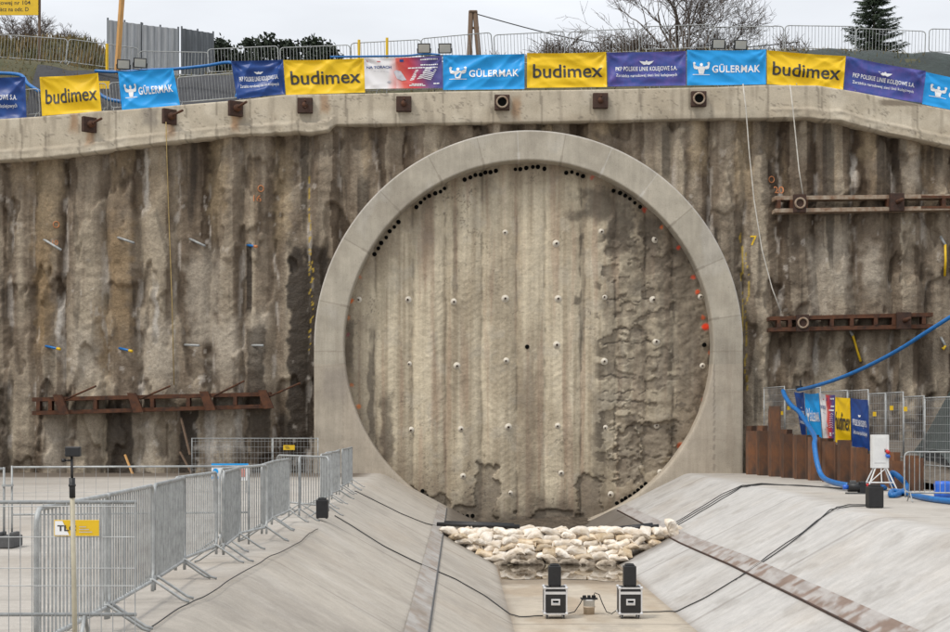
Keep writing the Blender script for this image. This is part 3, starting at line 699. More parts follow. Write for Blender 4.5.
# ------------------------------------------------------------------ banners
BG = 'advertising banners along the top of the wall'
def banner(c4, kind, label, seed, group=BG, wr=1.0):
    """corners: top-left, top-right, bottom-right, bottom-left"""
    TL, TR, BR, BL = c4
    W = ((TR - TL).length + (BR - BL).length) / 2; H = ((TL - BL).length + (TR - BR).length) / 2
    nrm = (TR - TL).cross(TL - BL).normalized()
    if nrm.y > 0: nrm = -nrm
    rr = random.Random(seed); A = [(rr.uniform(.5, 1.2), rr.uniform(.25, 1.2) * rr.choice((-1, 1, 1)), rr.uniform(2.5, 6), rr.uniform(0, 6)) for _ in range(4)]
    def wf(u, v):
        w = 0
        for a, sl, fr, ph in A: w += .030 * a * (1 - 2 * abs(math.sin(.5 * fr * (v * 1.5 + sl * u) + ph + .8 * math.sin(u * 2 + ph))) ** .8)
        for cu in (0, W):
            du = abs(u - cu); dv = H - v; r = math.hypot(du, dv) + .05
            w += .042 * math.sin(9 * math.atan2(dv, du + .02) + seed) * math.exp(-r / .7) * min(1, r / .12)
        e = min(1, min(u, W - u, v, H - v) / .12 + .15) if True else 1
        return w * max(.1, e) * wr
    sag = rr.uniform(.01, .035)
    def S(u, v, d=0.0):
        a = u / W; b = v / H
        p = (BL * (1 - a) + BR * a) * (1 - b) + (TL * (1 - a) + TR * a) * b
        p = p + nrm * (wf(u, v) + d); p.z -= sag * math.sin(PI * max(0, min(1, a))) * b
        return p
    nu, nv = 56, 26; mb = MB()
    vs = [S(W * i / nu, H * j / nv) for j in range(nv + 1) for i in range(nu + 1)]
    fs = [(j * (nu + 1) + i, j * (nu + 1) + i + 1, (j + 1) * (nu + 1) + i + 1, (j + 1) * (nu + 1) + i) for j in range(nv) for i in range(nu)]
    mb.add(vs, fs)
    me = mb.mesh('banner')
    at = me.attributes.new('bu', 'FLOAT', 'POINT')
    at.data.foreach_set('value', [(i / nu) + .10 * (j / nv - .5) * (1 if i / nu > .4 else -.5) for j in range(nv + 1) for i in range(nu + 1)])
    o = link('banner', me, {'bud': M['b_yellow'], 'gul': M['b_sky'], 'pkp': M['b_navy_sheen'] if seed in (28, 31) else M['b_navy'], 'tor': M['b_grad']}[kind], None, True)
    tag(o, label, 'banner', group)
    x = W / 2.86; y = H / 1.27
    if kind == 'bud':
        t = MB(); put_text(t, S, 'budimex', .075 * W, .95 * W, .30 * H, .012, hscale=.70 * y); t.build('lettering', M['ink'], o)
    if kind == 'gul':
        t = MB(); put_text(t, S, 'GÜLERMAK', .32 * W, .93 * W, .37 * H, .022, hscale=.36 * y, space=1.10); t.build('lettering', M['whiteink'], o)
        e = MB(); k = .0062 * x; ky = .0062 * y; u0, v0 = .075 * W, .31 * H
        # strong man with raised arms: torso, head, two bent arms, base line
        put_poly(e, S, [(36, 4), (64, 4), (70, 30), (78, 40), (62, 48), (38, 48), (22, 40), (30, 30)], u0, v0, k, ky=ky)
        put_poly(e, S, [(50 + 9 * math.cos(a), 58 + 10 * math.sin(a)) for a in [i * PI / 6 for i in range(12)]], u0, v0, k, .016, ky=ky)
        for sgn in (0, 1):
            f = (lambda p: (100 - p[0], p[1])) if sgn else (lambda p: p)
            for q in ([(24, 30), (34, 44), (18, 52), (4, 44), (8, 34)], [(4, 44), (16, 46), (12, 62), (2, 60)], [(2, 58), (12, 60), (18, 68), (8, 74), (0, 68)]):
                put_poly(e, S, [f(p) for p in q], u0, v0, k, .015, ky=ky)
        put_rect(e, S, u0, v0 - .01 * y, u0 + 100 * k, v0 + .012 * y); e.build('emblem', M['whiteink'], o)
    if kind == 'pkp':
        t = MB(); put_text(t, S, 'PKP POLSKIE LINIE KOLEJOWE S.A.', .105 * W, .885 * W, .455 * H, .016, hscale=.22 * y, space=1.08)
        put_text(t, S, 'Zarządca narodowej sieci linii kolejowych', .105 * W, .885 * W, .275 * H, .006, hscale=.16 * y, space=1.06); t.build('lettering', M['whiteink'], o)
        e = MB(); u0, v0, k = .5 * W, .64 * H, .0053 * x
        for s in (-1, 1):
            for q in ([(4, 4), (20, 2), (34, 8), (50, 24), (16, 20), (4, 18)], [(4, 0), (18, -2), (28, 4), (4, 6)]):
                put_poly(e, S, [(s * p[0], p[1]) for p in q], u0, v0, k)
        put_poly(e, S, [(9 * math.cos(i * PI / 8), 14 + 13 * math.sin(i * PI / 8)) for i in range(16)], u0, v0, k, .016); e.build('emblem', M['whiteink'], o)
    if kind == 'tor':
        t = MB(); put_text(t, S, 'NA TORACH', .03 * W, .345 * W, .66 * H, .018, hscale=.15 * y)
        put_rect(t, S, .455 * W, .86 * H, .505 * W, .94 * H); t.build('lettering', M['b_navy'], o)
        t = MB(); rr2 = random.Random(4)
        for a, b, v in ((.72, .95, .90), (.72, .95, .73), (.56, .95, .64), (.60, .75, .12), (.57, .78, .075), (.88, .92, .13), (.92, .96, .13)):
            p = a
            while p < b:
                q = min(b, p + rr2.uniform(.02, .05)); put_rect(t, S, p * W, v * H, (q - .006) * W, (v + .035) * H, n=2); p = q
        for k2 in range(7):
            v = .26 + .05 * k2; put_poly(t, S, [(0, 0), (.18, .03), (.30, .0), (.30, .012), (.18, .042), (0, .012)], (.58 + .012 * k2) * W, v * H, W * .9)
        t.build('small_print', M['whiteink'], o)
        t = MB(); put_poly(t, S, [(.0, .12), (.03, .15), (.09, .13), (.13, .06), (.16, .0), (.10, -.01), (.04, .02)], .375 * W, .28 * H, W, ky=W * .9)
        put_poly(t, S, [(0, 0), (.04, .02), (.06, .01), (.04, -.02)], .28 * W, .22 * H, W)
        for k2 in range(5): put_rect(t, S, (.12 + .04 * k2) * W, (.575 - .006 * k2) * H, (.15 + .04 * k2) * W, (.59 - .006 * k2) * H, n=1)
        t.build('printed_map', M['greyink'], o)
        t = MB(); put_rect(t, S, .165 * W, .865 * H, .21 * W, .89 * H, n=2); put_poly(t, S, [(0, 0), (.015, -.02), (.02, -.015), (.006, .004)], .03 * W, .92 * H, W); t.build('red_flag', M['red'], o)
    return o
YBN = 57.42
BN = [
 ([(-55, 78), (25, 77), (26.5, 117.5), (-55, 122)], 'pkp', 'dark blue railway company banner cut off by the left edge of the photo'),
 ([(39.5, 77), (98, 73), (101.5, 111), (42, 116)], 'bud', 'yellow budimex banner hanging alone at the far left of the wall'),
 ([(118, 72), (173, 68), (180, 105), (122, 110)], 'gul', 'sky blue GÜLERMAK banner under the two floodlights at the far left'),
 ([(231, 61), (283, 59.5), (285, 94), (237, 99)], 'pkp', 'crumpled narrow dark blue railway banner with bunched left edge'),
 ([(283, 60), (364, 58), (365, 92.5), (286, 95)], 'bud', 'yellow budimex banner next to the white and red NA TORACH banner'),
 ([(364, 58), (442, 56), (443, 88), (365, 89)], 'tor', 'white, red and purple NA TORACH banner with a printed map'),
 ([(443, 55), (524.5, 54), (524.5, 89), (443, 90)], 'gul', 'sky blue GÜLERMAK banner between the NA TORACH banner and a yellow one'),
 ([(527, 53), (606, 52), (607, 87), (527, 88)], 'bud', 'yellow budimex banner straight above the top of the concrete ring'),
 ([(607, 52.5), (686, 51), (686, 85.5), (608, 86.5)], 'pkp', 'flat navy railway banner with painted purple sheen in front of the big bare tree'),
 ([(687, 50), (766, 49.5), (766, 84.5), (687, 85.5)], 'gul', 'sky blue GÜLERMAK banner under the right pair of floodlights'),
 ([(767, 50), (846, 56), (843, 90), (767, 84)], 'bud', 'yellow budimex banner tilting down to the right where the beam bends'),
 ([(846, 56), (926, 71), (922, 103), (844, 91)], 'pkp', 'sloping navy railway banner with painted purple sheen in front of the green tarpaulin'),
 ([(926, 72), (1005, 88), (1001, 120), (922, 104)], 'gul', 'sky blue GÜLERMAK banner cut off by the right edge of the photo'),
]
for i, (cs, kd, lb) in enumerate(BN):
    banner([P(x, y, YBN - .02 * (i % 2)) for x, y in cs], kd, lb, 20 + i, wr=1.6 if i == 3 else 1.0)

# ------------------------------------------------------------------ crowd barriers
def rounded_frame(w, z0, z1, r, n=5):
    pts = []
    for cx, cz, a0 in ((w / 2 - r, z1 - r, 0), (-w / 2 + r, z1 - r, 90), (-w / 2 + r, z0 + r, 180), (w / 2 - r, z0 + r, 270)):
        for i in range(n + 1):
            a = math.radians(a0 + 90 * i / n); pts.append((cx + r * math.cos(a), 0, cz + r * math.sin(a)))
    return pts
def make_barrier(name='crowd_barrier', w=2.3, nb=20):
    root = empty(name, (0, 0, 0), 'x', 'barrier')
    f = MB(); f.tube(rounded_frame(w, .20, 1.1, .12), .019, 7, closed=True)
    for x in (-w / 2 + .02, w / 2 - .02): f.tube([(x, 0, .25), (x, 0, .10)], .017, 6)
    f.build('frame', M['galv'], root, True)
    b = MB()
    for i in range(1, nb + 1):
        x = -w / 2 + w * i / (nb + 1); b.tube([(x, 0, .21), (x, 0, 1.09)], .0082, 5, cap=False)
    b.build('bars', M['galv'], root, True)
    for s in (-1, 1):
        g = MB(); x = s * (w / 2 - .12)
        g.tube([(x, -.36, .012), (x, -.30, .03), (x, -.02, .22), (x, .02, .22), (x, .30, .03), (x, .36, .012)], .014, 6)
        g.build('foot', M['galv'], root, True)
    return root
proto = make_barrier(); used = [False]
def place_barrier(loc, rz, label, group, sx=1.0, rx=0.0):
    o = proto if not used[0] else copy_tree(proto); used[0] = True
    o.location = loc; o.rotation_euler = (rx, rx * .3, rz); o.scale = (sx, 1, 1)
    o['label'] = label; o['group'] = group
    return o
ORD = ['first', 'second', 'third', 'fourth', 'fifth', 'sixth', 'seventh', 'eighth', 'ninth', 'tenth', 'eleventh', 'twelfth', 'thirteenth', 'fourteenth', 'fifteenth', 'sixteenth', 'seventeenth']
GF = 'crowd barriers along the left side of the trough'
ys0 = [10.75, 12.9, 15.2, 17.3, 19.4, 21.0, 23.2, 25.5, 27.7, 29.2, 32.0, 34.4, 36.8, 39.2, 41.6]
xs0 = [-2.83, -2.86, -2.93, -3.0, -2.9, -2.95, -2.9, -2.95, -2.85, -2.95, -2.72, -2.78, -2.84, -2.84, -2.88]
js0 = [.0, .02, .04, -.05, .05, -.16, .05, -.02, .09, .55, -.02, -.06, .04, .0, .02]
for i, (y, x, j) in enumerate(zip(ys0, xs0, js0)):
    place_barrier((x, y + 1.1, 0), PI / 2 + j, 'grey steel crowd barrier left of the trough, %s from the pole camera' % ORD[i], GF, .97)
GU = 'crowd barriers on the upper ground'
n = 0
for i in range(15):
    px0 = -42 + 71.5 * i + (0 if i < 9 else 4); x = (px0 - VX) * YU / F; z = float(upz(x))
    dz = float(upz(x + 1.3) - upz(x - 1.3)) / 2.6
    yy = YU + [0, .2, -.15, .1][i % 4]
    o = place_barrier((x, yy, z), random.uniform(-.06, .06), 'grey crowd barrier against the sky on the upper ground, %s from the left' % ORD[i], GU, 1.2)
    o.rotation_euler[1] = -math.atan(dz)
GB = 'crowd barriers carrying the banners on the capping beam'
for i in range(16):
    px0 = -60 + 68 * i; x = (px0 - VX) * 57.75 / F; z = float(beam_top(x)); dz = float(beam_top(x + 1.1) - beam_top(x - 1.1)) / 2.2
    o = place_barrier((x, 57.75, z), random.uniform(-.03, .03), 'grey crowd barrier on the capping beam behind the banners, %s from the left' % ORD[i], GB, 1.02)
    o.rotation_euler[1] = -math.atan(dz)
b0 = place_barrier((11.0, 35.2, 0), .0, 'lone grey crowd barrier standing on the right side beside the blue hose', 'crowd barriers by the sheet piles', 1.0)
b0.rotation_euler = (0, 0, -.12)

# ------------------------------------------------------------------ mesh fences
def mesh_panel(name, A, B, z0, z1, label, cat, dx=.11, dz=.28, r=.0028, fr=.018, posts=True, group=None, drop=0.0, zs=None):
    A = Vector(A); B = Vector(B); base = (A + B) / 2; base.z = min(A.z, B.z)
    root = empty(name, base, label, cat, group)
    L = (B - A).length; d = (B - A) / L
    f = MB()
    a0 = A + Vector((0, 0, z0)); b0 = B + Vector((0, 0, z0)); a1 = A + Vector((0, 0, z1)); b1 = B + Vector((0, 0, z1))
    f.tube([a1, b1], fr, 7); f.tube([a0, b0], fr, 7)
    f.build('rail', M['galv'], root, True)
    for p in ([A, B] if posts else []):
        g = MB(); g.tube([p, p + Vector((0, 0, z1 + .02))], fr, 7); g.build('post', M['galv'], root, True)
    w = MB(); off = Vector((0, -fr - r, 0))
    k = int(L / dx)
    for i in range(1, k):
        p = A + d * (L * i / k) + off; w.tube([p + Vector((0, 0, z0 - drop)), p + Vector((0, 0, z1))], r, 4, cap=False)
    for z in (zs or np.arange(z0 + dz, z1 - .03, dz)):
        w.tube([A + off * 1.3 + Vector((0, 0, z)), B + off * 1.3 + Vector((0, 0, z))], r, 4, cap=False)
    w.build('wire_mesh', M['galvold'], root)
    return root
fm = mesh_panel('mesh_barrier', (-5.9, 10.5, 0), (-2.11, 10.5, 0), .42, 1.157, 'near mesh barrier panel with the yellow TLC plate in the lower left corner', 'fence', dx=.075, fr=.013, r=.003, posts=False, drop=.24, zs=[.24, .61, .725, .93, 1.13])
g = MB()
for x in (-2.115,): g.tube([(x, 10.48, .18), (x, 10.48, 1.175)], .004, 5)
g.build('end_wire', M['galvold'], fm)
for x in (-4.8, -2.45):
    g = MB(); g.tube([(x, 10.2, .012), (x, 10.5, .42), (x, 10.8, .012)], .014, 6); g.build('foot', M['galv'], fm, True)
# plate on the near mesh barrier
c0 = P(54, 536, 10.46); c1 = P(99, 520, 10.46); w_, h_ = c1.x - c0.x, c1.z - c0.z
pl = MB(); pl.box(((c0.x + c1.x) / 2, 10.465, (c0.z + c1.z) / 2), (w_, .006, h_), bev=.002)
plate = tag(pl.build('name_plate', M['yellow']), 'small yellow and white TLC name plate on the near mesh barrier', 'sign')
SP = lambda u, v, d=0: Vector((c0.x + u, 10.461 - d, c0.z + v))
t = MB(); put_poly(t, SP, [(.006, .006), (.10, .006), (.055, h_ - .006), (.006, h_ - .006)], 0, 0, 1, .002); t.build('white_corner', M['whiteink'], plate)
t = MB(); put_text(t, SP, 'TLC', .022, .145, .034, .03, hscale=.052, d=.004); t.build('lettering', M['ink'], plate)
t = MB()
for k in range(3): put_rect(t, SP, .165, .024 + .017 * k, .25 - .02 * k, .029 + .017 * k, .004, 2)
t.build('small_print', M['greyink'], plate)

# second mesh fence further back on the left
yb = F / 73.0
fb = mesh_panel('mesh_barrier', (P(12, 0, yb).x, yb, 0), (P(243, 0, yb).x, yb + .6, 0), .45, 1.1, 'long mesh barrier with a bright top rail across the left yard', 'fence', dx=.16, fr=.014, r=.0022, zs=[.75])
fb2 = mesh_panel('mesh_barrier', (P(-130, 0, yb).x, yb, 0), (P(4, 0, yb).x, yb, 0), .15, 1.08, 'mesh barrier at the left edge of the photo behind the near panel', 'fence', dx=.16, fr=.017, r=.0022, zs=[.4, .75])
fm_ = MB(); q = P(8, 0, yb); fm_.box((q.x, yb, .085), (.26, .55, .16), bev=.02)
for s in (-1, 1): fm_.box((q.x + s * .09, yb, .19), (.06, .3, .05), bev=.01)
tag(fm_.build('foot_block', M['blocks']), 'dark grey recycled foot block holding two fence posts', 'foot block')
cl = MB(); cl.box((q.x, yb - .02, .85), (.15, .05, .03)); tag(cl.build('fence_clamp', M['galv']), 'small steel clamp joining two fence posts above the foot block', 'clamp')

# fence at the foot of the wall with a yellow plate
for i, (a, b) in enumerate(((192, 272), (273, 318))):
    ya = 56.2; mesh_panel('mesh_fence', (P(a, 0, ya).x, ya, -.1), (P(b, 0, ya).x, ya, -.1), .05, 1.35, ('wide mesh fence panel at the foot of the pile wall left of the ring', 'short mesh fence panel with a yellow plate next to the ring')[i], 'fence', dx=.12, fr=.02, r=.004, dz=.2, group='mesh fence at the foot of the wall')
t = MB(); p = P(289, 447.5, 56.1); t.box(p, (.40, .012, .17)); sgn = tag(t.build('fence_plate', M['yellow']), 'small yellow plate on the mesh fence beside the ring', 'sign')
t = MB()
for k in range(3): t.box((p.x - .08 + .02 * k, 56.09, p.z + .04 - .035 * k), (.14, .004, .012))
t.build('small_print', M['ink'], sgn)
# blue and white notice behind the barriers
p = P(230, 472, 40.0); t = MB(); t.box(p, (.92, .012, .42)); sgn = tag(t.build('notice_board', M['whiteink']), 'white notice with a blue top band seen through the barriers', 'sign')
t = MB(); t.box((p.x, 39.985, p.z + .17), (.93, .012, .09)); t.build('blue_band', M['b_sky'], sgn)
t = MB(); t.lathe((p.x - .36, 39.98, p.z + .02), [(.07, 0), (.07, .006)], 14, 'y'); t.box((p.x - .36, 39.985, p.z - .14), (.2, .008, .06)); t.build('blue_symbol', M['b_sky'], sgn)
t = MB(); t.box((p.x + .25, 39.985, p.z - .02), (.28, .008, .2)); t.build('red_panel', prin('pale_red_print', (.55, .22, .18), .6), sgn)
for s in (-1, 1):
    g = MB(); g.tube([(p.x + s * .4, 40.03, 0), (p.x + s * .4, 40.03, p.z + .2)], .015, 6); g.build('leg', M['galv'], sgn)
# timber leaning on the wall
for (a, b, cc, d), lb in zip(((181, 418, 190, 455), (180, 452, 194, 478), (125, 455, 134, 478)), ('long thin timber leaning on the wall behind the left fence', 'short timber leaning on the wall near the left fence corner', 'reddish timber leaning on the wall behind the pole camera')):
    g = MB(); g.tube([P(a, b, 57.2), P(cc, d, 56.6)], .045, 5); tag(g.build('timber', M['oldwood'] if a > 130 else M['wood']), lb, 'timber')

# ------------------------------------------------------------------ pole with small camera
Yp = 9.8; pb = P(76, 696, Yp); pt = P(71.5, 448, Yp); pb.z = 0
root = empty('camera_pole', pb, 'slim beige pole carrying a small black camera in the lower left', 'camera pole')
mid = pb.lerp(pt, .83); m2 = pb.lerp(pt, .80)
g = MB(); g.tube([pb, mid], [.016, .0145], 10); g.build('pole', prin('beige_tube', (.42, .38, .28), .55), root, True)
g = MB(); g.tube([m2, pb.lerp(pt, .88)], .0185, 10); g.tube([pb.lerp(pt, .845), pb.lerp(pt, .855)], .022, 10); g.build('clamp_collar', M['black'], root, True)
g = MB(); g.tube([pb.lerp(pt, .87), pb.lerp(pt, .965)], .008, 8); g.tube([pb.lerp(pt, .95), pb.lerp(pt, .95) + Vector((-.045, 0, 0))], .006, 6); g.box(pb.lerp(pt, .95) + Vector((-.05, 0, 0)), (.02, .02, .02)); g.build('mount_rod', M['black'], root, True)
g = MB(); g.box(pt + Vector((.01, 0, -.022)), (.092, .05, .062), bev=.008); g.build('camera_body', M['black'], root)
g = MB(); g.tube([pt + Vector((.03, .02, -.02)), pt + Vector((.03, .034, -.02))], .015, 12); g.build('lens', M['hole'], root, True)
g = MB(); g.lathe(pb, [(.14, 0), (.14, .03), (.03, .05), (.025, .12)], 20); g.build('base', M['black'], root)

# ------------------------------------------------------------------ wall hardware
# plates with bars on the capping beam
def beam_plate(px, py, rz, label, kind):
    b = P(px, py, YB); n_ = Vector((math.sin(rz), -math.cos(rz), 0)); c = Vector((b.x, YB - .14, b.z))
    root = empty('anchor_plate', c, label, 'anchor plate', 'rusty anchor plates on the capping beam')
    R = Matrix.Rotation(rz, 3, 'Z')
    g = MB(); g.box(c, (.54, .22 if abs(rz) < .1 else .16, .54), R, bev=.02); g.build('plate', M['rust_dark'], root)
    if kind == 'rod':
        g = MB(); e = c + n_ * .85 + Vector((0, 0, .10)); g.tube([c - n_ * .02, c + n_ * .25], .13, 10); g.build('nut', M['rust'], root, True)
        g = MB(); g.tube([c, e], .045, 8); g.build('bar', M['rust'], root, True)
    elif kind == 'ring':
        g = MB(); cc = c + Vector((0, -.14, 0)); g.tube([cc + Vector((.19 * math.cos(a), 0, .19 * math.sin(a))) for a in np.linspace(0, 2 * PI, 25)[:-1]], .035, 6, closed=True); g.build('ring', M['paintsteel'], root, True)
        g = MB(); g.lathe(c + Vector((0, -.1, 0)), [(.16, 0), (.16, .03)], 16, 'y'); g.build('socket', M['hole'], root)
    else:
        g = MB(); g.tube([c, c + Vector((0, -.2, 0))], [.13, .10], 8); g.tube([c + Vector((.02, -.1, .1)), c + Vector((.02, -.22, .16))], .03, 6); g.build('nut', M['rust'], root, True)
    return root
for px, py, rz, k, lb in ((90, 125.5, .75, 'rod', 'dark rusty plate with a bar sticking out right, leftmost on the capping beam'), (170, 117.5, .75, 'rod', 'dark rusty plate with a thick bar below the left floodlight banner'), (236, 109.5, .6, 'rod', 'dark rusty plate under the crumpled blue banner'), (305.5, 106.5, 0, 'nut', 'square rusty plate under the left end of a yellow banner'), (404, 105, 0, 'nut', 'square rusty plate under the NA TORACH banner'), (502, 103.5, 0, 'ring', 'square rusty plate with a pale ring under the middle blue banner'), (600, 101.8, 0, 'nut', 'square rusty plate above the ring under the right end of a yellow banner'), (698, 100, 0, 'ring', 'square rusty plate with a pale ring under the right blue banner')):
    beam_plate(px, py, rz, lb, k)

# walers
def waler(x0, x1, y0a, y1a, y0b, y1b, Y, label, spacers, boxes, rods, flange, pale=None):
    """twin channel beam: y0 = top edge, y1 = bottom edge at the a(left)/b(right) ends"""
    A0, A1, B0, B1 = P(x0, y0a, Y), P(x0, y1a, Y), P(x1, y0b, Y), P(x1, y1b, Y)
    root = empty('waler_beam', (A1 + B1) / 2, label, 'waler')
    th = .14; dp = .60
    def flangeb(p, q, top):
        g = MB(); d = (q - p); n_ = 14
        ps = [p.lerp(q, i / n_) for i in range(n_ + 1)]; s = -1 if top else 1
        vs = []
        for i, w in enumerate(ps):
            for yy in (0, dp): 
                for zz in (0, s * th): vs.append((w.x, w.y + yy, w.z + zz))
        fs = []
        for i in range(n_):
            b = i * 4; fs += [(b, b + 1, b + 5, b + 4), (b + 2, b + 6, b + 7, b + 3), (b, b + 4, b + 6, b + 2), (b + 1, b + 3, b + 7, b + 5)]
        fs += [(0, 2, 3, 1), (n_ * 4, n_ * 4 + 1, n_ * 4 + 3, n_ * 4 + 2)]
        g.add(vs, fs); return g
    flangeb(A0, B0, True).build('flange', flange, root); flangeb(A1, B1, False).build('flange', flange, root)
    for px in spacers:
        t = (px - x0) / (x1 - x0); a = A0.lerp(B0, t); b = A1.lerp(B1, t)
        g = MB(); g.box(((a.x + b.x) / 2, Y + .17, (a.z + b.z) / 2), (.13, .36, (a.z - b.z) - 2 * th - .004)); g.build('spacer', M['rust'], root)
    for px, kd in boxes:
        t = (px - x0) / (x1 - x0); a = A0.lerp(B0, t); b = A1.lerp(B1, t); c = (a + b) / 2; hh = a.z - b.z
        g = MB()
        if kd == 'wedge':
            poly = [(-.28, hh * .62), (.02, hh * .62), (.30, -hh * .5), (-.05, -hh * .55)]
            g.prism([(c.x + x, c.z + z) for x, z in poly], Y - .22, Y - .006)
        else: g.box((c.x, Y - .09, c.z), (.44 if kd == 'ring' else .5, .17, hh + .06), bev=.012)
        o = g.build('anchor_box', M['rust_dark'] if kd != 'wedge' else M['rust'], root)
        if kd == 'ring':
            g = MB(); cc = c + Vector((0, -.20, 0)); g.tube([cc + Vector((.17 * math.cos(a_), 0, .17 * math.sin(a_))) for a_ in np.linspace(0, 2 * PI, 25)[:-1]], .04, 6, closed=True); g.build('ring', M['paintsteel'], o, True)
        elif kd == 'plain':
            g = MB(); g.tube([c + Vector((0, -.17, 0)), c + Vector((.14, -.42, .06))], [.09, .06], 8); g.build('nut', M['rust'], o, True)
    for (a, b, c_, d) in rods:
        g = MB(); g.tube([P(a, b, Y - .1), P(c_, d, Y - .75)], .035, 7); g.build('bar', M['rust'], root, True)
    return root
waler(32, 270, 397.5, 415, 392, 408, 57.0, 'long rusty twin beam with four slanting bars on the left part of the wall', [38, 50, 62, 95, 132, 152, 188, 205, 235, 262], [(62, 'wedge'), (136, 'wedge'), (208, 'wedge'), (266, 'wedge')], [(66, 399, 96, 386), (140, 399, 170, 386), (214, 396, 244, 381), (268, 397, 300, 383)], M['rust'])
w1 = waler(775, 1010, 196, 212.5, 193.5, 209, 57.0, 'upper twin beam with pale flanges and a rusty joint on the right wall', [779, 792, 806, 889, 902, 944, 975], [(799, 'ring'), (896, 'plain')], [], M['paintsteel'])
g = MB(); g.box((P(948, 203, 57).x + 1.05, 56.995, P(953, 196, 57).z - .03), (4.0, .02, .08)); g.box((P(948, 203, 57).x + 1.05, 56.995, P(953, 209, 57).z + .06), (4.0, .02, .08)); g.build('rusty_flange', M['rust'], w1)
waler(770, 933, 316.5, 331.5, 312.5, 328, 57.0, 'lower rusty twin beam on the right part of the wall above the blue hose', [779, 790, 832, 852, 876, 894, 908, 924], [(802, 'ring'), (903, 'plain')], [], M['rust'])
# drain stubs sticking out of the left wall
for (a, b, c_, d), mt, lb in (((42, 238, 61, 250), 'galv', 'grey drain pipe stub, upper row, leftmost on the left wall'), ((118, 238, 134, 243), 'galv', 'grey drain pipe stub, upper row, second from the left'), ((188, 238, 205, 246), 'galv', 'grey drain pipe stub, upper row, third from the left'), ((247, 245.5, 256, 246.5), 'bluehose', 'short drain stub with an orange tip beside the damp streak'), ((46, 346, 59, 349), 'bluehose', 'drain stub with a yellow tip, lower row, leftmost'), ((119, 348, 131, 351), 'bluehose', 'drain stub with a yellow tip, lower row, second from the left'), ((184, 345, 199, 345.5), 'galv', 'grey drain stub, lower row, third from the left'), ((252, 346, 263, 345.5), 'galv', 'grey drain stub, lower row, beside the dark damp panel')):
    s0 = wall_point(a, b, -.08); e = P(c_, d, s0.y - .55); g = MB(); g.tube([s0, e], .045, 8)
    o = tag(g.build('drain_stub', M[mt if mt == 'galv' else 'bluehose'], None, True), lb, 'pipe', 'drain stubs on the left wall')
    if mt != 'galv':
        g = MB(); dd = (e - s0).normalized(); g.tube([e - dd * .12, e + dd * .06], .05, 8); g.build('tip', M['yellow'] if a < 200 else M['orange'], o, True)
for pts, lb in (([(850, 336), (852, 340), (855, 350), (858, 362)], 'drooping yellow hose under the lower right beam'), ([(941, 246), (941, 262), (941.5, 277)], 'short yellow hose hanging near the right edge of the photo'), ([(942, 346), (940, 350), (939, 348)], 'tiny yellow capped stub at the right edge above the fence')):
    g = MB(); g.tube([wall_point(a, b, .12) for a, b in pts], .045, 8); o = tag(g.build('drain_hose', M['yellow'], None, True), lb, 'hose')
    g = MB(); s = wall_point(*pts[0], .12); g.tube([s + Vector((-.12, .15, .3)), s + Vector((0, 0, -.02))], .05, 8); g.build('nozzle', M['galv'], o, True)
# spray painted numbers and circles (part of the wall)
def wall_text(body, px, py, h, mat, bold=.01):
    t = MB(); vs, fs, w, a, b = text_geo(body, bold); s = h * F / YW
    t.add([wall_point(px + x * s, py - y * s, .03) for x, y in vs], fs); t.build('painted_mark', M[mat], wall)
wall_text('20', 773, 194, .38, 'orange'); wall_text('16', 255, 203, .34, 'orange'); wall_text('10', 55, 246, .25, 'orange'); wall_text('7', 749, 246, .5, 'yellow')
for px, py in ((771, 180), (262, 190), (59, 226)):
    g = MB(); g.tube([wall_point(px + 2.7 * math.cos(a), py + 3 * math.sin(a), .02) for a in np.linspace(0, 2 * PI, 19)[:-1]], .018, 4, closed=True); g.build('painted_circle', M['orange'], wall)

# nails with round plates on the tunnel face
NL = [(505, 233), (359, 300), (408, 300), (454, 302), (505, 299), (601, 232), (556, 244), (655, 240), (558, 299), (604, 297.5), (653, 300), (700, 297), (409, 364), (506, 361), (411, 430), (461, 429), (508, 427), (463, 476), (510, 493), (556.6, 345), (604, 361.6), (656, 342), (702, 366), (557.6, 426), (605, 427.7), (656.6, 425.7), (561, 473), (610, 494.5), (660, 472), (457, 366)]
nail0 = None
for px, py in NL:
    p = face_point(px, py, -.03)
    if nail0 is None:
        nail0 = empty('soil_nail', (0, 0, 0), 'small pale round nail plate fixed on the tunnel face', 'soil nail', 'soil nail plates on the tunnel face')
        g = MB(); g.lathe((0, 0, 0), [(.125, -.05), (.125, .02), (.11, .045), (.06, .06), (.06, .065)], 18, 'y'); g.build('plate', M['plate'], nail0, True)
        g = MB(); g.lathe((0, 0, 0), [(.035, .05), (.035, .13), (.02, .14)], 10, 'y'); g.build('bolt', M['rust_dark'], nail0)
        o = nail0
    else: o = copy_tree(nail0)
    o.location = p; o.rotation_euler = (random.uniform(-.12, .12), random.uniform(0, 6), random.uniform(-.12, .12)); k = random.uniform(.85, 1.15); o.scale = (k, k, k)
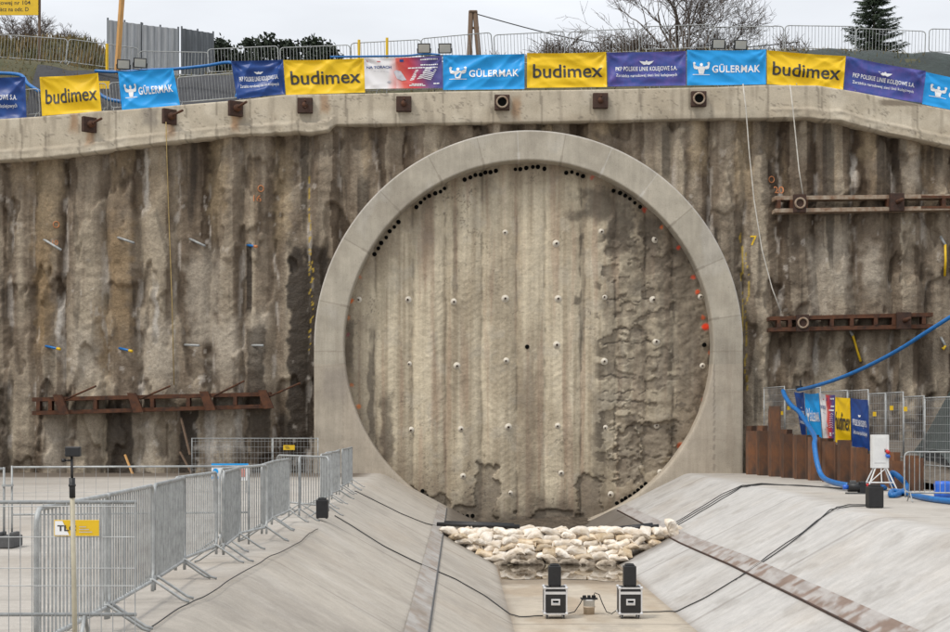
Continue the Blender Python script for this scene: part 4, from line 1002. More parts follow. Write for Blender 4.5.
# pipe roof along the inside of the ring: hollow shade painted as black plugs
chains = [((375, 255), (399, 222), 7), ((416, 207), (445, 189), 7), ((465, 180), (496, 171.5), 7), ((515, 170), (544, 169), 6), ((566, 173), (583, 177), 4), ((613.6, 191), (639.7, 207), 6), ((617, 503), (645, 483.6), 8), ((422, 491), (448, 509), 6), ((452, 511), (473, 516), 5), ((508, 524), (530, 525), 4)]
pipe0 = None
for a, b, n_ in chains:
    for i in range(n_):
        t = i / (n_ - 1); px = a[0] + (b[0] - a[0]) * t + random.uniform(-.7, .7); py = a[1] + (b[1] - a[1]) * t + random.uniform(-.7, .7)
        dx, dy = px - 528.5, py - 345; rr = math.hypot(dx, dy); k = 1 + .008 * math.sin(PI * t); px, py = 528.5 + dx * k, 345 + dy * k
        p = face_point(px, py, .02)
        if pipe0 is None:
            g = MB(); n2 = 14; vs = []
            for r, h in ((.07, -.25), (.07, .02), (.062, .03), (.005, .03)):
                vs += [(r * math.cos(2 * PI * k2 / n2), -h, r * math.sin(2 * PI * k2 / n2)) for k2 in range(n2)]
            fs = [(i2 * n2 + k2, i2 * n2 + (k2 + 1) % n2, (i2 + 1) * n2 + (k2 + 1) % n2, (i2 + 1) * n2 + k2) for i2 in range(3) for k2 in range(n2)] + [tuple(3 * n2 + k2 for k2 in range(n2))]
            g.add(vs, fs); pipe0 = tag(g.build('roof_pipe', M['hole'], None, False, (0, 0, 0)), 'black plug painted as a dark pipe hollow, in the arc just inside the ring', 'pipe', 'pipe ends around the tunnel face'); o = pipe0
        else: o = pipe0.copy(); COL.objects.link(o)
        o.location = p; k = random.uniform(.85, 1.15); o.scale = (k, 1, k)
# lone black plugs, hollow shade painted likewise
for px, py in ((527, 347), (704, 345)):
    o = pipe0.copy(); COL.objects.link(o); o.location = face_point(px, py, .02); o['label'] = 'single plug painted black as a pipe hollow %s' % ('at the centre of the tunnel face' if px < 600 else 'below the red paint near the right edge of the face')
    del o['group']

# ropes and cords hanging over the wall
def hang(name, pts, Y, r, mat, label, cat):
    g = MB(); g.tube([P(a, b, y) for (a, b), y in zip(pts, Y)], r, 6); return tag(g.build(name, M[mat], None, True), label, cat)
hang('rope', [(743, 84), (746, 110), (749, 150), (754, 200), (762, 250), (772, 288), (781, 312)], [56.95] * 2 + [57.0] * 5, .022, 'rope', 'long pale rope hanging beside the ring down to the lower right beam', 'rope')
hang('rope', [(790, 85), (793, 110), (796, 140), (799, 170), (803, 195)], [56.95] * 2 + [57.0] * 3, .022, 'rope', 'short pale rope hanging down to the upper right beam', 'rope')
hang('cord', [(166, 122), (167, 160), (169, 220), (172, 300), (174, 385)], [56.8, 57.1, 57.3, 57.3, 57.3], .018, 'cord', 'thin ochre cord hanging from the second anchor plate down the left wall', 'cord')

# ------------------------------------------------------------------ sandbags
def bag_mesh(seed):
    """pillow of woven cloth: square-cornered outline, pinched seams at both ends, folds and slump"""
    rr = random.Random(seed * 7); nu, nv = 30, 22; g = MB(); top = []; ph = [rr.uniform(0, 6) for _ in range(6)]
    ka, kb = rr.uniform(.75, 1.1), rr.uniform(.75, 1.1)
    tied = seed > 4
    def pt(a, b, sgn):
        r = math.hypot(a, b); an = math.atan2(b, a)
        x = a * (1 - .13 * (1 - b * b) * a * a); y = b * (1 - .17 * (1 - a * a) * b * b)
        full = (max(0, 1 - abs(a) ** 4) * max(0, 1 - abs(b) ** 3)) ** .5
        if tied:                                          # neck gathered with a tie near one end
            nk = math.exp(-((a - .72) / .13) ** 2); y *= 1 - .68 * nk; full = full * (1 - .55 * nk) + .22 * nk * max(0, 1 - b * b)
            full += .16 * max(0, a - .8) * math.sin(9 * b + ph[0]) * sgn
        fold = .15 * math.sin(13 * an + ph[2]) * min(1, r) ** 3 + .07 * math.sin(4 * a + 3 * b + ph[3]) + .05 * (1 - 2 * abs(math.sin(3.5 * a - 2.5 * b + ph[4])) ** .6)
        z = sgn * full * (1 + fold + .12 * math.sin(2 * a + ph[5]))
        frill = .05 * math.sin(7 * (b if abs(a) > abs(b) else a) + ph[2]) * max(0, max(abs(a), abs(b)) - .8) * 5
        return (x * .30, y * .20, z * .088 + frill * .4 - .04 * (abs(a) ** 2) * kb + .02 * math.sin(2.5 * a + ph[1]))
    for sgn in (1, -1):
        b0 = len(g.v); vs = [pt(-1 + 2 * i / nu, -1 + 2 * j / nv, sgn) for j in range(nv + 1) for i in range(nu + 1)]
        fs = [(j * (nu + 1) + i, j * (nu + 1) + i + 1, (j + 1) * (nu + 1) + i + 1, (j + 1) * (nu + 1) + i) for j in range(nv) for i in range(nu)]
        g.add(vs, fs)
    return g
bags = {}
for mt in ('bag_white', 'bag_mud', 'bag_wet'):
    for s in range(6):
        me = bag_mesh(s + 1).mesh('sandbag'); bm = bmesh.new(); bm.from_mesh(me); bmesh.ops.recalc_face_normals(bm, faces=bm.faces); bm.to_mesh(me); bm.free()
        me.polygons.foreach_set('use_smooth', np.ones(len(me.polygons), bool)); me.materials.append(M[mt]); bags[(mt, s)] = me
rb = random.Random(12)
NR = 7
for row in range(NR):
    zc = -1.880 + .127 * row
    f = (zc + 1.95) / 1.95
    xl = 1.0 - 3.6 * f - .12; xr = 4.2 + 3.75 * f - .22
    for back in ((0,) if row < NR - 1 else (0, 1)):
        x = xl + rb.uniform(0, .25)
        while x < xr - .1:
            endon = rb.random() < .18
            step = .34 if endon else .48
            right_part = x > 4.1
            if row == 0 or (row == 1 and rb.random() < .35): mt = 'bag_wet'
            elif right_part and row in (1, 2, 3, 4, 5): mt = rb.choice(('bag_mud', 'bag_mud', 'bag_white', 'bag_wet'))
            else: mt = rb.choice(('bag_white', 'bag_white', 'bag_white', 'bag_mud')) if row < 6 else 'bag_white'
            o = bpy.data.objects.new('sandbag', bags[(mt, rb.randrange(6))]); COL.objects.link(o)
            o.location = (x + step / 2, 41.75 + 0.10 * row + .42 * back + rb.uniform(-.07, .07), zc + rb.uniform(-.03, .03))
            o.rotation_euler = (rb.uniform(-.05, .42), rb.gauss(0, .20), (PI / 2 if endon else 0) + rb.uniform(-.4, .4))
            o.scale = (rb.uniform(.85, 1.1), rb.uniform(.9, 1.1), rb.uniform(.85, 1.2))
            rown = ('bottom row at the water line', 'second row from the water', 'third row from the water', 'fourth row from the water', 'fifth row from the water', 'sixth row from the water', 'top row')[row]
            lk = {'bag_white': 'pale white', 'bag_mud': 'brown mud stained', 'bag_wet': 'wet dark blotched'}[mt]
            tag(o, '%s woven sandbag in the low dam, %s' % (lk, rown) + (', back layer' if back else ''), 'sandbag', '%s sandbags, %s' % (lk, rown) + (' back' if back else ''))
            x += step * rb.uniform(.88, 1.02)
# big white bag at the right end of the dam and a small crumpled scrap on top
o = bpy.data.objects.new('sandbag', bags[('bag_white', 2)]); COL.objects.link(o); o.location = P(673, 528, 42.0); o.rotation_euler = (.2, 1.1, .4); o.scale = (.9, 1.2, 1.5); tag(o, 'tied white sandbag standing upright at the right end of the dam', 'sandbag')
# dark pipes lying on the dam
for a, b, c_, d, lb in ((437, 524, 516, 526.5, 'bundle of black pipes lying on the left end of the sandbag dam'), (607, 530, 655, 526, 'short black pipe lying on the right end of the sandbag dam')):
    g = MB(); A = P(a, b, 42.9); B = P(c_, d, 42.5)
    n_ = 3 if a < 500 else 2
    for k in range(n_): g.tube([A + Vector((.2 * k, .12 * k, .03 * (k % 2))), B + Vector((-.15 * k + .1, .12 * k, .03 * (k % 2)))], .055, 8)
    tag(g.build('black_pipe', M['black'], None, True), lb, 'pipe')

# ------------------------------------------------------------------ stage units and flight cases
def stage_unit(base, w, h, label, d=None):
    base = Vector(base); d = d or w; root = empty('stage_unit', base, label, 'stage unit', 'black upright units')
    g = MB(); g.box(base + Vector((0, 0, h * .44 + .012)), (w, d, h * .88), bev=.012); g.build('body', M['black'], root)
    g = MB(); g.box(base + Vector((0, 0, h * .94)), (w * .72, d * .72, h * .10), bev=.01); g.build('cap', M['black'], root)
    for s in (-1, 1):
        g = MB(); g.tube([base + Vector((s * w * .30, 0, h * .90)), base + Vector((s * w * .30, 0, h)), base + Vector((0, 0, h * 1.01))], .008, 6); g.build('handle', M['black'], root)
    g = MB()
    for s in (-1, 1):
        for q in (-1, 1): g.box(base + Vector((s * w * .38, q * d * .38, .006)), (.03, .03, .012))
    g.build('feet', M['black'], root)
    return root
def flight_case(px, pyb, label, pxu, pyt):
    s = 53.0; Y = F / s; x = (px - VX) / s; z0 = -1.945; w, h, d = .43, .50, .42
    root = empty('flight_case', (x, Y, z0), label, 'flight case', 'flight cases on the trough floor')
    wz = .085; g = MB(); g.box((x, Y, z0 + wz + h / 2), (w, d, h)); body = g.build('body', M['caseblack'], root)
    e = .028
    g = MB()
    for sx in (-1, 1):
        for sy in (-1, 1): g.box((x + sx * (w / 2 - e / 2 + .004), Y + sy * (d / 2 - e / 2 + .004), z0 + wz + h / 2), (e, e, h - .004))
    for sz in (0, 1):
        zz = z0 + wz + (e / 2 - .005 if sz == 0 else h - e / 2 + .005)
        for sy in (-1, 1): g.box((x, Y + sy * (d / 2 - e / 2 + .006), zz), (w + .012, e, e))
        for sx in (-1, 1): g.box((x + sx * (w / 2 - e / 2 + .006), Y, zz), (e, d, e))
    g.build('edging', M['alu'], root)
    g = MB(); g.box((x, Y - d / 2 - .003, z0 + wz + h * .80), (w - .05, .008, .05)); g.build('lid_band', M['alu'], root)
    g = MB()
    for sx in (-1, 1):
        for sy in (-1, 1):
            for sz in (0, 1): g.box((x + sx * (w / 2 - .012), Y + sy * (d / 2 - .012), z0 + wz + sz * h + (.01 if sz == 0 else -.01)), (.06, .06, .06), bev=.018)
    g.build('corner_guard', M['alu'], root)
    g = MB(); zc = z0 + wz + h * .46; yf = Y - d / 2 - .008
    g.box((x, yf, zc), (.17, .014, .12), bev=.006); hp = g.build('handle_dish', M['alu'], root)
    g = MB(); g.box((x, yf - .008, zc), (.11, .006, .055)); g.build('recess', M['hole'], hp)
    g = MB(); g.tube([(x - .05, yf - .012, zc - .012), (x - .05, yf - .03, zc - .018), (x + .05, yf - .03, zc - .018), (x + .05, yf - .012, zc - .012)], .009, 6); g.build('grip', M['alu'], hp)
    for sx in (-1, 1):
        for sy in (-1, 1):
            g = MB(); cx, cy = x + sx * (w / 2 - .06), Y + sy * (d / 2 - .06)
            g.tube([(cx - .015, cy, z0 + .035), (cx + .015, cy, z0 + .035)], .034, 12); wh = g.build('wheel', M['blocks'], root)
            g = MB(); g.box((cx - .022, cy, z0 + .055), (.006, .04, .055)); g.box((cx + .022, cy, z0 + .055), (.006, .04, .055)); g.box((cx, cy, z0 + .081), (.06, .06, .007)); g.build('fork', M['alu'], wh)
    top = Vector(((pxu - VX) / s, Y, z0 + wz + h + .012)); return root, top
c1_, t1 = flight_case(555, 618, 'left black flight case with aluminium edges on the trough floor', 554.5, 566)
c2_, t2 = flight_case(629.5, 616, 'right black flight case with aluminium edges on the trough floor', 629.5, 566)
stage_unit(t1, .235, .42, 'black upright unit standing on the left flight case'); stage_unit(t2, .235, .42, 'black upright unit standing on the right flight case')
q = G(324, 521); stage_unit((q.x - .03, q.y, 0), .21, .37, 'black upright unit on the ground beside the left barriers')
q = G(874.5, 508); stage_unit((q.x, q.y, q.z), .30, .48, 'large black upright unit on the right bank by the white cabinet')
# tub with a board of connectors
b = Vector(((589 - VX) / 52.0, F / 52.0, -1.945))
root = empty('white_tub', b, 'stacked white plastic tubs between the two flight cases', 'tub')
g = MB(); g.lathe(b, [(.105, 0), (.108, .13), (.12, .135), (.12, .15)], 22); g.build('lower_tub', prin('cream_plastic', (.55, .45, .34), .5), root, True)
g = MB(); g.lathe(b + Vector((0, 0, .151)), [(.108, 0), (.113, .11), (.125, .115), (.125, .135)], 22); g.build('upper_tub', M['white'], root, True)
bd = MB(); bd.box(b + Vector((0, 0, .30)), (.32, .22, .022)); o = tag(bd.build('connector_board', M['black']), 'flat black board with cable connectors on top of the white tubs', 'connector board')
g = MB()
for k in (-1, 0, 1): g.box(b + Vector((.09 * k, .01 * k, .337)), (.06, .07, .05), Matrix.Rotation(.4 * k, 3, 'Z'), bev=.008)
g.build('connector', M['black'], o)

# ------------------------------------------------------------------ cables on the concrete
def smooth_pts(pts, k=6):
    out = []
    for i in range(len(pts) - 1):
        p0, p1, p2, p3 = pts[max(i - 1, 0)], pts[i], pts[i + 1], pts[min(i + 2, len(pts) - 1)]
        for j in range(k):
            t = j / k; out.append(.5 * ((2 * p1) + (p2 - p0) * t + (2 * p0 - 5 * p1 + 4 * p2 - p3) * t * t + (3 * p1 - p0 - 3 * p2 + p3) * t ** 3))
    out.append(pts[-1]); return out
def cable(pts, label, r=.013, sub=6, mat='cable', name='cable', lift=.012, wob=.012, cat='cable'):
    out = []
    for (a, b), (c_, d) in zip(pts[:-1], pts[1:]):
        for k in range(sub):
            t = k / sub; q = G(a + (c_ - a) * t, b + (d - b) * t, r + lift); out.append(q + Vector((random.uniform(-wob, wob), random.uniform(-wob, wob) * 2, 0)))
    out.append(G(*pts[-1], r + lift)); out = smooth_pts(out[::2] + ([out[-1]] if len(out) % 2 == 0 else []), 4)
    for q in out: q.z = float(ground(q.x, q.y)) + r + lift
    g = MB(); g.tube(out, r, 6); return tag(g.build(name, M[mat], None, True), label, cat)
cable([(335, 517), (352, 527), (385, 548), (420, 565), (455, 580), (485, 597), (510, 615), (520, 618), (543, 617)], 'black cable from the left unit down the slope to the left flight case', .012)
cable([(640, 613), (660, 613), (678, 612), (705, 599), (745, 575), (790, 545), (815, 525), (830, 511), (848, 506), (866, 506)], 'black cable from the right flight case up the slope to the large unit', .012)
cable([(735, 581), (760, 563), (785, 545), (802, 534), (817, 522), (835, 510), (850, 507.5), (868, 507)], 'second thin black cable beside the large unit on the right bank', .010)
cable([(152, 629), (180, 610), (205, 598), (240, 575), (270, 558), (296, 546), (310, 535), (318, 530)], 'thin black cable running along the left edge of the trough under the barrier feet', .006)
cable([(355, 492), (372, 500), (400, 514), (425, 524), (438, 527)], 'thin black cable on the far part of the left slope ending at the dam', .012)
for k, lb in enumerate(('lowest', 'middle', 'highest')):
    cable([(676, 527 - 2 * k), (700, 513 - 2.2 * k), (722, 500 - 2.5 * k), (742, 488 - .8 * k), (762, 485.5 - .6 * k), (800, 486 + .3 * k), (848, 490 - .4 * k)], 'black cable from the dam over the right bank, %s of three' % lb, .012)
g = MB(); b_ = b + Vector((.09, -.02, .36)); g.tube([b_, b_ + Vector((.02, 0, .05)), b_ + Vector((.10, -.02, .02)), b_ + Vector((.16, -.04, -.14)), b_ + Vector((.24, -.05, -.31)), b_ + Vector((.34, -.05, -.345)), b_ + Vector((.44, -.03, -.28)), b_ + Vector((.5, 0, -.1))], .010, 6); tag(g.build('cable', M['cable'], None, True), 'black cable looping from the board to the right flight case', 'cable')
g = MB(); b_ = b + Vector((-.12, -.02, .31)); g.tube([b_, b_ + Vector((-.05, -.02, -.1)), b_ + Vector((-.16, -.03, -.26)), b_ + Vector((-.28, -.03, -.293)), b_ + Vector((-.42, -.02, -.295))], .010, 6); tag(g.build('cable', M['cable'], None, True), 'black cable hanging from the board to the left flight case', 'cable')

# ------------------------------------------------------------------ right side: sheet piles, fence, banners
SA, SB = Vector((10.25, 56.9, 0)), Vector((12.05, 41.4, 0))
def line_pt(A, B, px):
    t = (px - VX) / F; # (Ax + k dx) / (Ay + k dy) = t
    dx, dy = B.x - A.x, B.y - A.y
    k = (t * A.y - A.x) / (dx - t * dy); return A + (B - A) * k
PT = [(746, 428), (766, 429), (767, 407), (780, 407), (781, 431), (800, 434), (815, 436), (835, 440), (855, 446), (875, 452), (895, 457), (920, 462)]
npile = 24
for i in range(npile):
    a, b = i / npile, (i + 1) / npile
    A = SA.lerp(SB, a); B = SA.lerp(SB, b); mid = (A + B) / 2
    pxm = VX + mid.x * F / mid.y; py = float(np.interp(pxm, [p[0] for p in PT], [p[1] for p in PT])); s = F / mid.y
    top = CZ - (py - HY) / s + random.Random(i).uniform(-.12, .12)
    d = (B - A); L = d.length; d = d / L; n_ = Vector((-d.y, d.x, 0));
    if n_.x > 0: n_ = -n_
    off = .13 if i % 2 else -.02
    prof = [(0, 0), (.15, 0), (.30, .24), (.70, .24), (.85, 0), (1, 0)] if i % 2 else [(0, 0), (.15, 0), (.30, -.24), (.70, -.24), (.85, 0), (1, 0)]
    g = MB(); vs = []
    for t, o_ in prof:
        for th in (.0, .022):
            q = A + d * (L * t) + n_ * (o_ + th)
            vs += [(q.x, q.y, -.15), (q.x, q.y, top)]
    fs = []
    m = len(prof)
    for k in range(m - 1):
        x0, x1 = k * 4, (k + 1) * 4
        fs += [(x0, x0 + 1, x1 + 1, x1), (x0 + 2, x1 + 2, x1 + 3, x0 + 3), (x0 + 1, x0 + 3, x1 + 3, x1 + 1), (x0, x1, x1 + 2, x0 + 2)]
    fs += [(0, 2, 3, 1), ((m - 1) * 4, (m - 1) * 4 + 1, (m - 1) * 4 + 3, (m - 1) * 4 + 2)]
    g.add(vs, fs)
    tall = 766 < pxm < 781
    tag(g.build('sheet_pile', M['rust_pile']), 'rusty sheet pile standing clearly taller than its neighbours by the ring' if tall else 'rusty steel sheet pile on the right bank, %s' % ('next to the ring' if pxm < 764 else 'below the small banners' if pxm < 860 else 'behind the white cabinet and beyond'), 'sheet pile', 'tall sheet piles' if tall else 'sheet piles %s' % ('by the ring' if pxm < 764 else 'below the banners' if pxm < 860 else 'behind the cabinet'))
# soil retained behind the piles
FA, FB = Vector((11.0, 56.5, 0)), Vector((12.95, 41.0, 0))
X, Y = np.meshgrid(np.arange(0, 14, .3), np.arange(38, 57.8, .3))
lx = np.interp(Y, [SB.y, SA.y], [SB.x, SA.x]) + .35
Zs = np.interp(Y, [38, 41, 48, 57.8], [-.2, .1, .75, 1.0]) + .16 * (fbm(X / .6, Y / .6, 311) - .5) + .04 * X * sm(42, 50, Y)
o = sheet('soil_bank', X + lx, Y, Zs, None, M['soil']); tag(o, kind='structure'); o.name = 'bank'
# green tarpaulin heap at the right edge
X, Y = np.meshgrid(np.linspace(13.6, 24, 60), np.linspace(43.5, 52, 50))
Zs = .4 + 3.4 * sm(12.9, 15.6, X - .15 * (Y - 46)) * sm(43.4, 46.2, Y) * (1 - sm(49, 52, Y)) + .22 * (fbm(X / .7, Y / .9, 315) - .5)
tag(sheet('tarpaulin', X, Y, Zs, None, M['tarp']), 'dark green tarpaulin heap at the right edge behind the mesh fence', 'tarpaulin')
FP = [(764, 388), (785, 390), (821, 392), (848, 391), (869, 394), (886, 393), (904, 397), (925, 398), (952, 402)]
def fpt(px, py):
    q = line_pt(FA, FB, px); return Vector((q.x, q.y, CZ - (py - HY) * q.y / F))
labs = ('first from the ring', 'second from the ring, behind the dark blue banner', 'third from the ring, behind the tricolour banner', 'fourth from the ring, behind the yellow banner', 'fifth from the ring', 'sixth from the ring, above the white cabinet', 'seventh from the ring', 'last before the right edge of the photo')
for i in range(len(FP) - 1):
    A = fpt(*FP[i]); B = fpt(*FP[i + 1]); za = A.z - 1.9; A2 = Vector((A.x, A.y, za)); B2 = Vector((B.x - .01, B.y + .05, za))
    mesh_panel('mesh_fence', A2, B2, .08, 1.9, 'mesh fence panel behind the sheet piles, ' + labs[i], 'fence', dx=.11, dz=.22, fr=.018, r=.004, group='mesh fence panels behind the sheet piles')
GS = 'small banners on the fence above the sheet piles'
SBN = [([(797, 392), (806.5, 392), (809, 437), (804, 434)], 'pkp', 'narrow folded dark blue banner, first on the mesh fence'), ([(807, 393), (821.5, 393), (825, 438), (810, 436)], 'gul', 'sky blue banner on the mesh fence above the sheet piles'), ([(822, 393), (838, 395), (837, 440), (826, 438)], 'tor', 'white, red and purple banner on the mesh fence above the sheet piles'), ([(838, 397), (853, 398), (854, 445), (838, 442)], 'bud', 'yellow banner on the mesh fence above the sheet piles'), ([(853.5, 398), (871, 400), (873, 451), (855, 446)], 'pkp', 'dark blue banner nearest the white cabinet on the mesh fence')]
for i, (cs, kd, lb) in enumerate(SBN):
    banner([fpt(x, y) + Vector((-.10, -.04, 0)) for x, y in cs], kd, lb, 60 + i, GS, .35)
for i, (px, py) in enumerate(((876, 414), (893, 408), (907, 409), (783, 413), (790, 408))):
    q = fpt(px, py); g = MB(); g.box(q + Vector((-.05, -.03, 0)), (.10, .02, .13)); tag(g.build('fence_tag', M['yellow']), ('small yellow tag on the fence right of the dark blue banner', 'small yellow tag on the fence above the white cabinet', 'small yellow tag on the fence at its right part', 'small yellow tag on the fence beside the blue hose end', 'tiny yellow tag on the fence left of the first banner')[i], 'tag')
# white cabinet on a frame
cb = G(880, 491); cb.z = 0
root = empty('power_cabinet', cb, 'white electrical cabinet on a splayed frame in front of the sheet piles', 'cabinet')
g = MB(); g.box(cb + Vector((-.01, 0, 1.02)), (.42, .26, .86), bev=.012); bx_ = g.build('box', M['white'], root)
g = MB(); g.box(cb + Vector((-.03, -.135, 1.06)), (.30, .012, .66), bev=.004); dr = g.build('door', M['white'], root)
g = MB(); g.box(cb + Vector((.09, -.145, 1.05)), (.02, .012, .08)); g.build('latch', M['blocks'], dr)
for s in (-1, 1):
    for q in (-1, 1):
        g = MB(); g.tube([cb + Vector((s * .14, q * .1, .60)), cb + Vector((s * .40, q * .22, .0))], .02, 6); g.build('leg', M['white'], root)
g = MB(); g.tube([cb + Vector((-.30, -.17, .22)), cb + Vector((.30, -.17, .22))], .015, 6); g.tube([cb + Vector((-.30, .17, .22)), cb + Vector((.30, .17, .22))], .015, 6); g.tube([cb + Vector((0, -.1, .6)), cb + Vector((0, -.17, .22))], .015, 6); g.tube([cb + Vector((-.28, -.17, .25)), cb + Vector((.12, -.1, .59))], .013, 6); g.build('brace', M['white'], root)
for z_, mt, nm in ((1.03, 'red', 'red_socket'), (.92, 'blueplug', 'blue_socket')):
    g = MB(); g.tube([cb + Vector((.14, -.13, z_)), cb + Vector((.16, -.24, z_ - .03))], .045, 10); g.build(nm, M[mt], root, True)
# small pump
pbq = G(857, 494); pbq.z = 0
root = empty('pump', pbq, 'small black pump with a blue outlet on the right bank left of the cabinet', 'pump')
g = MB(); g.tube([pbq + Vector((-.22, 0, .17)), pbq + Vector((.16, 0, .17))], .12, 14); g.build('motor', M['black'], root, True)
g = MB(); g.box(pbq + Vector((.12, 0, .16)), (.16, .24, .3), bev=.02); g.build('casing', M['black'], root)
g = MB(); g.box(pbq + Vector((-.02, 0, .02)), (.48, .24, .035)); g.box(pbq + Vector((-.1, 0, .30)), (.14, .1, .07), bev=.01); g.build('base', M['blocks'], root)
g = MB(); g.tube([pbq + Vector((-.22, 0, .17)), pbq + Vector((-.34, 0, .17))], .06, 10); g.build('outlet', M['blueplug'], root, True)
g = MB(); g.tube([pbq + Vector((.19, 0, .2)), pbq + Vector((.29, 0, .2))], .06, 10); g.build('coupling', M['red'], root, True)
# blue hoses
g = MB(); g.tube(smooth_pts([P(798, 390, 53), P(815, 386, 51), P(840, 378, 49.5), P(870, 365, 48), P(900, 349, 46.5), P(925, 333, 45.5), P(960, 311, 44.5), P(1010, 280, 43.5)]), .058, 10)
tag(g.build('blue_hose', M['bluehose'], None, True), 'long blue hose hanging through the air from the fence up to the right edge', 'hose')
g = MB(); g.tube(smooth_pts([P(783, 391, 54.2), P(786, 398, 53.4), P(792, 406, 52.6), P(800, 413, 51.8), P(811, 430, 49.6), P(815, 438, 47.2), P(814.5, 445, 46.2), P(817, 462, 45.3), P(822, 476, 44.8), P(832, 482, 43.2), P(848, 485.5, 41.0)]), .075, 10)
tag(g.build('blue_hose', M['bluehose'], None, True), 'blue hose coming over the sheet piles down to the small black pump', 'hose')
g = MB(); g.tube([P(783, 391, 54.2), P(781, 388, 54.3)], .085, 10)
pts = [G(862, 491, .07), G(872, 491.5, .07), G(882, 489, .07), cb + Vector((.40, .3, .1)), cb + Vector((.36, .25, .45)), cb + Vector((.52, .12, .36)), cb + Vector((.70, .0, .10))]
pts += [G(898, 497, .07), G(891, 498, .07), G(893, 494, .07), G(905, 496, .07), G(925, 501, .07), G(945, 504, .07), G(985, 508, .07)]
g = MB(); g.tube(smooth_pts(pts[3:]), .07, 10); tag(g.build('blue_hose', M['bluehose'], None, True), 'blue hose lying on the right bank from the cabinet to the right edge', 'hose')
g = MB(); g.tube(smooth_pts(pts[:3] + [cb + Vector((.2, .25, .07))]), .055, 10); tag(g.build('blue_hose', M['bluehose'], None, True), 'short blue hose from the pump passing behind the large black unit', 'hose')
q = fpt(799, 389); g = MB(); g.box(q + Vector((0, 0, .05)), (.22, .12, .12)); g.tube([q + Vector((.05, 0, .08)), q + Vector((.05, 0, .3))], .03, 6); tag(g.build('hose_coupling', M['black']), 'black hose coupling on top of the mesh fence', 'coupling')
# blue drum peeping out behind the lone barrier
q = P(943, 488, 37.5); g = MB(); g.lathe((q.x, q.y, 0), [(.20, 0), (.21, .1), (.20, .2), (.21, .3), (.19, .38)], 16); tag(g.build('blue_drum', M['blueplug'], None, True), 'small blue drum behind the lone barrier on the right', 'drum')

# ------------------------------------------------------------------ on the upper ground
# floodlights
def floodlight(px, py, Y, tilt, label):
    c = P(px, py, Y); root = empty('floodlight', c, label, 'floodlight', 'floodlights above the banners')
    R = Matrix.Rotation(tilt, 3, 'Z') @ Matrix.Rotation(.25, 3, 'X')
    g = MB(); g.box(c, (.47, .10, .36), R, bev=.02); g.build('housing', M['black'], root)
    g = MB(); g.box(c + R @ Vector((0, -.052, 0)), (.40, .008, .285), R); g.build('glass', M['lampglass'], root)
    g = MB(); w = .25
    g.tube([c + R @ Vector((-w, 0, 0)), c + R @ Vector((-w, .02, -.24)), c + R @ Vector((w, .02, -.24)), c + R @ Vector((w, 0, 0))], .014, 6); g.build('bracket', M['black'], root)
    return c
for pair, lbs in ((((123.5, 64.5, .25), (140, 63, .3)), ('left of two floodlights above the far left GÜLERMAK banner', 'right of two floodlights above the far left GÜLERMAK banner')), (((424, 48.5, -.05), (445, 48.5, -.05)), ('left of two floodlights above the NA TORACH banner', 'right of two floodlights above the NA TORACH banner')), (((718.5, 44, .02), (740.5, 45, .1)), ('left of two floodlights in front of the big bare tree', 'right of two floodlights, bluish glass, in front of the big bare tree'))):
    cs = [floodlight(px, py, 58.1, tl, lb) for (px, py, tl), lb in zip(pair, lbs)]
    a, b = cs; m_ = (a + b) / 2; zb_ = float(beam_top(m_.x)) - .03
    root = empty('lamp_stand', (m_.x, 58.2, zb_), 'slim dark stand holding the pair of ' + lbs[0].replace('left of two ', ''), 'lamp stand')
    g = MB(); g.tube([(m_.x, 58.2, zb_), (m_.x, 58.2, m_.z - .28)], .02, 6); g.build('post', M['black'], root)
    g = MB(); g.tube([(a.x, 58.15, a.z - .27), (b.x, 58.15, b.z - .27)], .018, 6); g.build('crossbar', M['black'], root)
# corrugated screens
def corrugated(x0, yt0, yb0, x1, yt1, yb1, Y0, Y1, label, mt='corr'):
    A0, A1, B0, B1 = P(x0, yt0, Y0), P(x0, yb0, Y0), P(x1, yt1, Y1), P(x1, yb1, Y1)
    root = empty('metal_screen', (A1 + B1) / 2, label, 'metal screen', 'corrugated metal screens')
    L = (B1 - A1).length; n_ = int(L / .035); g = MB(); vs = []
    d = (B1 - A1).normalized(); nn = Vector((-d.y, d.x, 0))
    for i in range(n_ + 1):
        t = i / n_; ph = (i % 8); o_ = (0, 0, .0, .03, .045, .045, .03, 0)[ph]
        for th in (0, .004):
            vs += [A1.lerp(B1, t) - nn * (o_ + th), A0.lerp(B0, t) - nn * (o_ + th)]
    fs = []
    for i in range(n_):
        a = i * 4; b = a + 4; fs += [(a, a + 1, b + 1, b), (a + 2, b + 2, b + 3, a + 3), (a + 1, a + 3, b + 3, b + 1), (a, b, b + 2, a + 2)]
    g.add(vs, fs); g.build('sheet', M[mt], root)
    for p, q in ((A1, A0), (B1, B0), (A1.lerp(B1, .5), A0.lerp(B0, .5))):
        m = MB(); m.tube([p + Vector((0, .06, -.4)), q + Vector((0, .06, .1))], .04, 6); m.build('post', M['corrd'], root)
corrugated(107.5, 20, 82, 141, 24.5, 84, 66, 66.3, 'left wide panel of corrugated zinc screen behind the yellow timber post')
corrugated(142, 25, 84, 178, 29, 86, 66.3, 66.8, 'middle panel of corrugated zinc screen beside the gap')
corrugated(181.5, 28.4, 86, 213, 33.5, 88, 67.0, 68.0, 'darker right panel of corrugated zinc screen right of the gap', 'corrd')
# timber post
a, b = P(116.5, 66, 62.0), P(123.5, -25, 62.0); g = MB(); g.tube([Vector((a.x, a.y, float(terrz(a.x, 62)) - .2)), b], .11, 4); tag(g.build('timber_post', M['wood']), 'tall yellow square timber post in front of the corrugated screens', 'post')
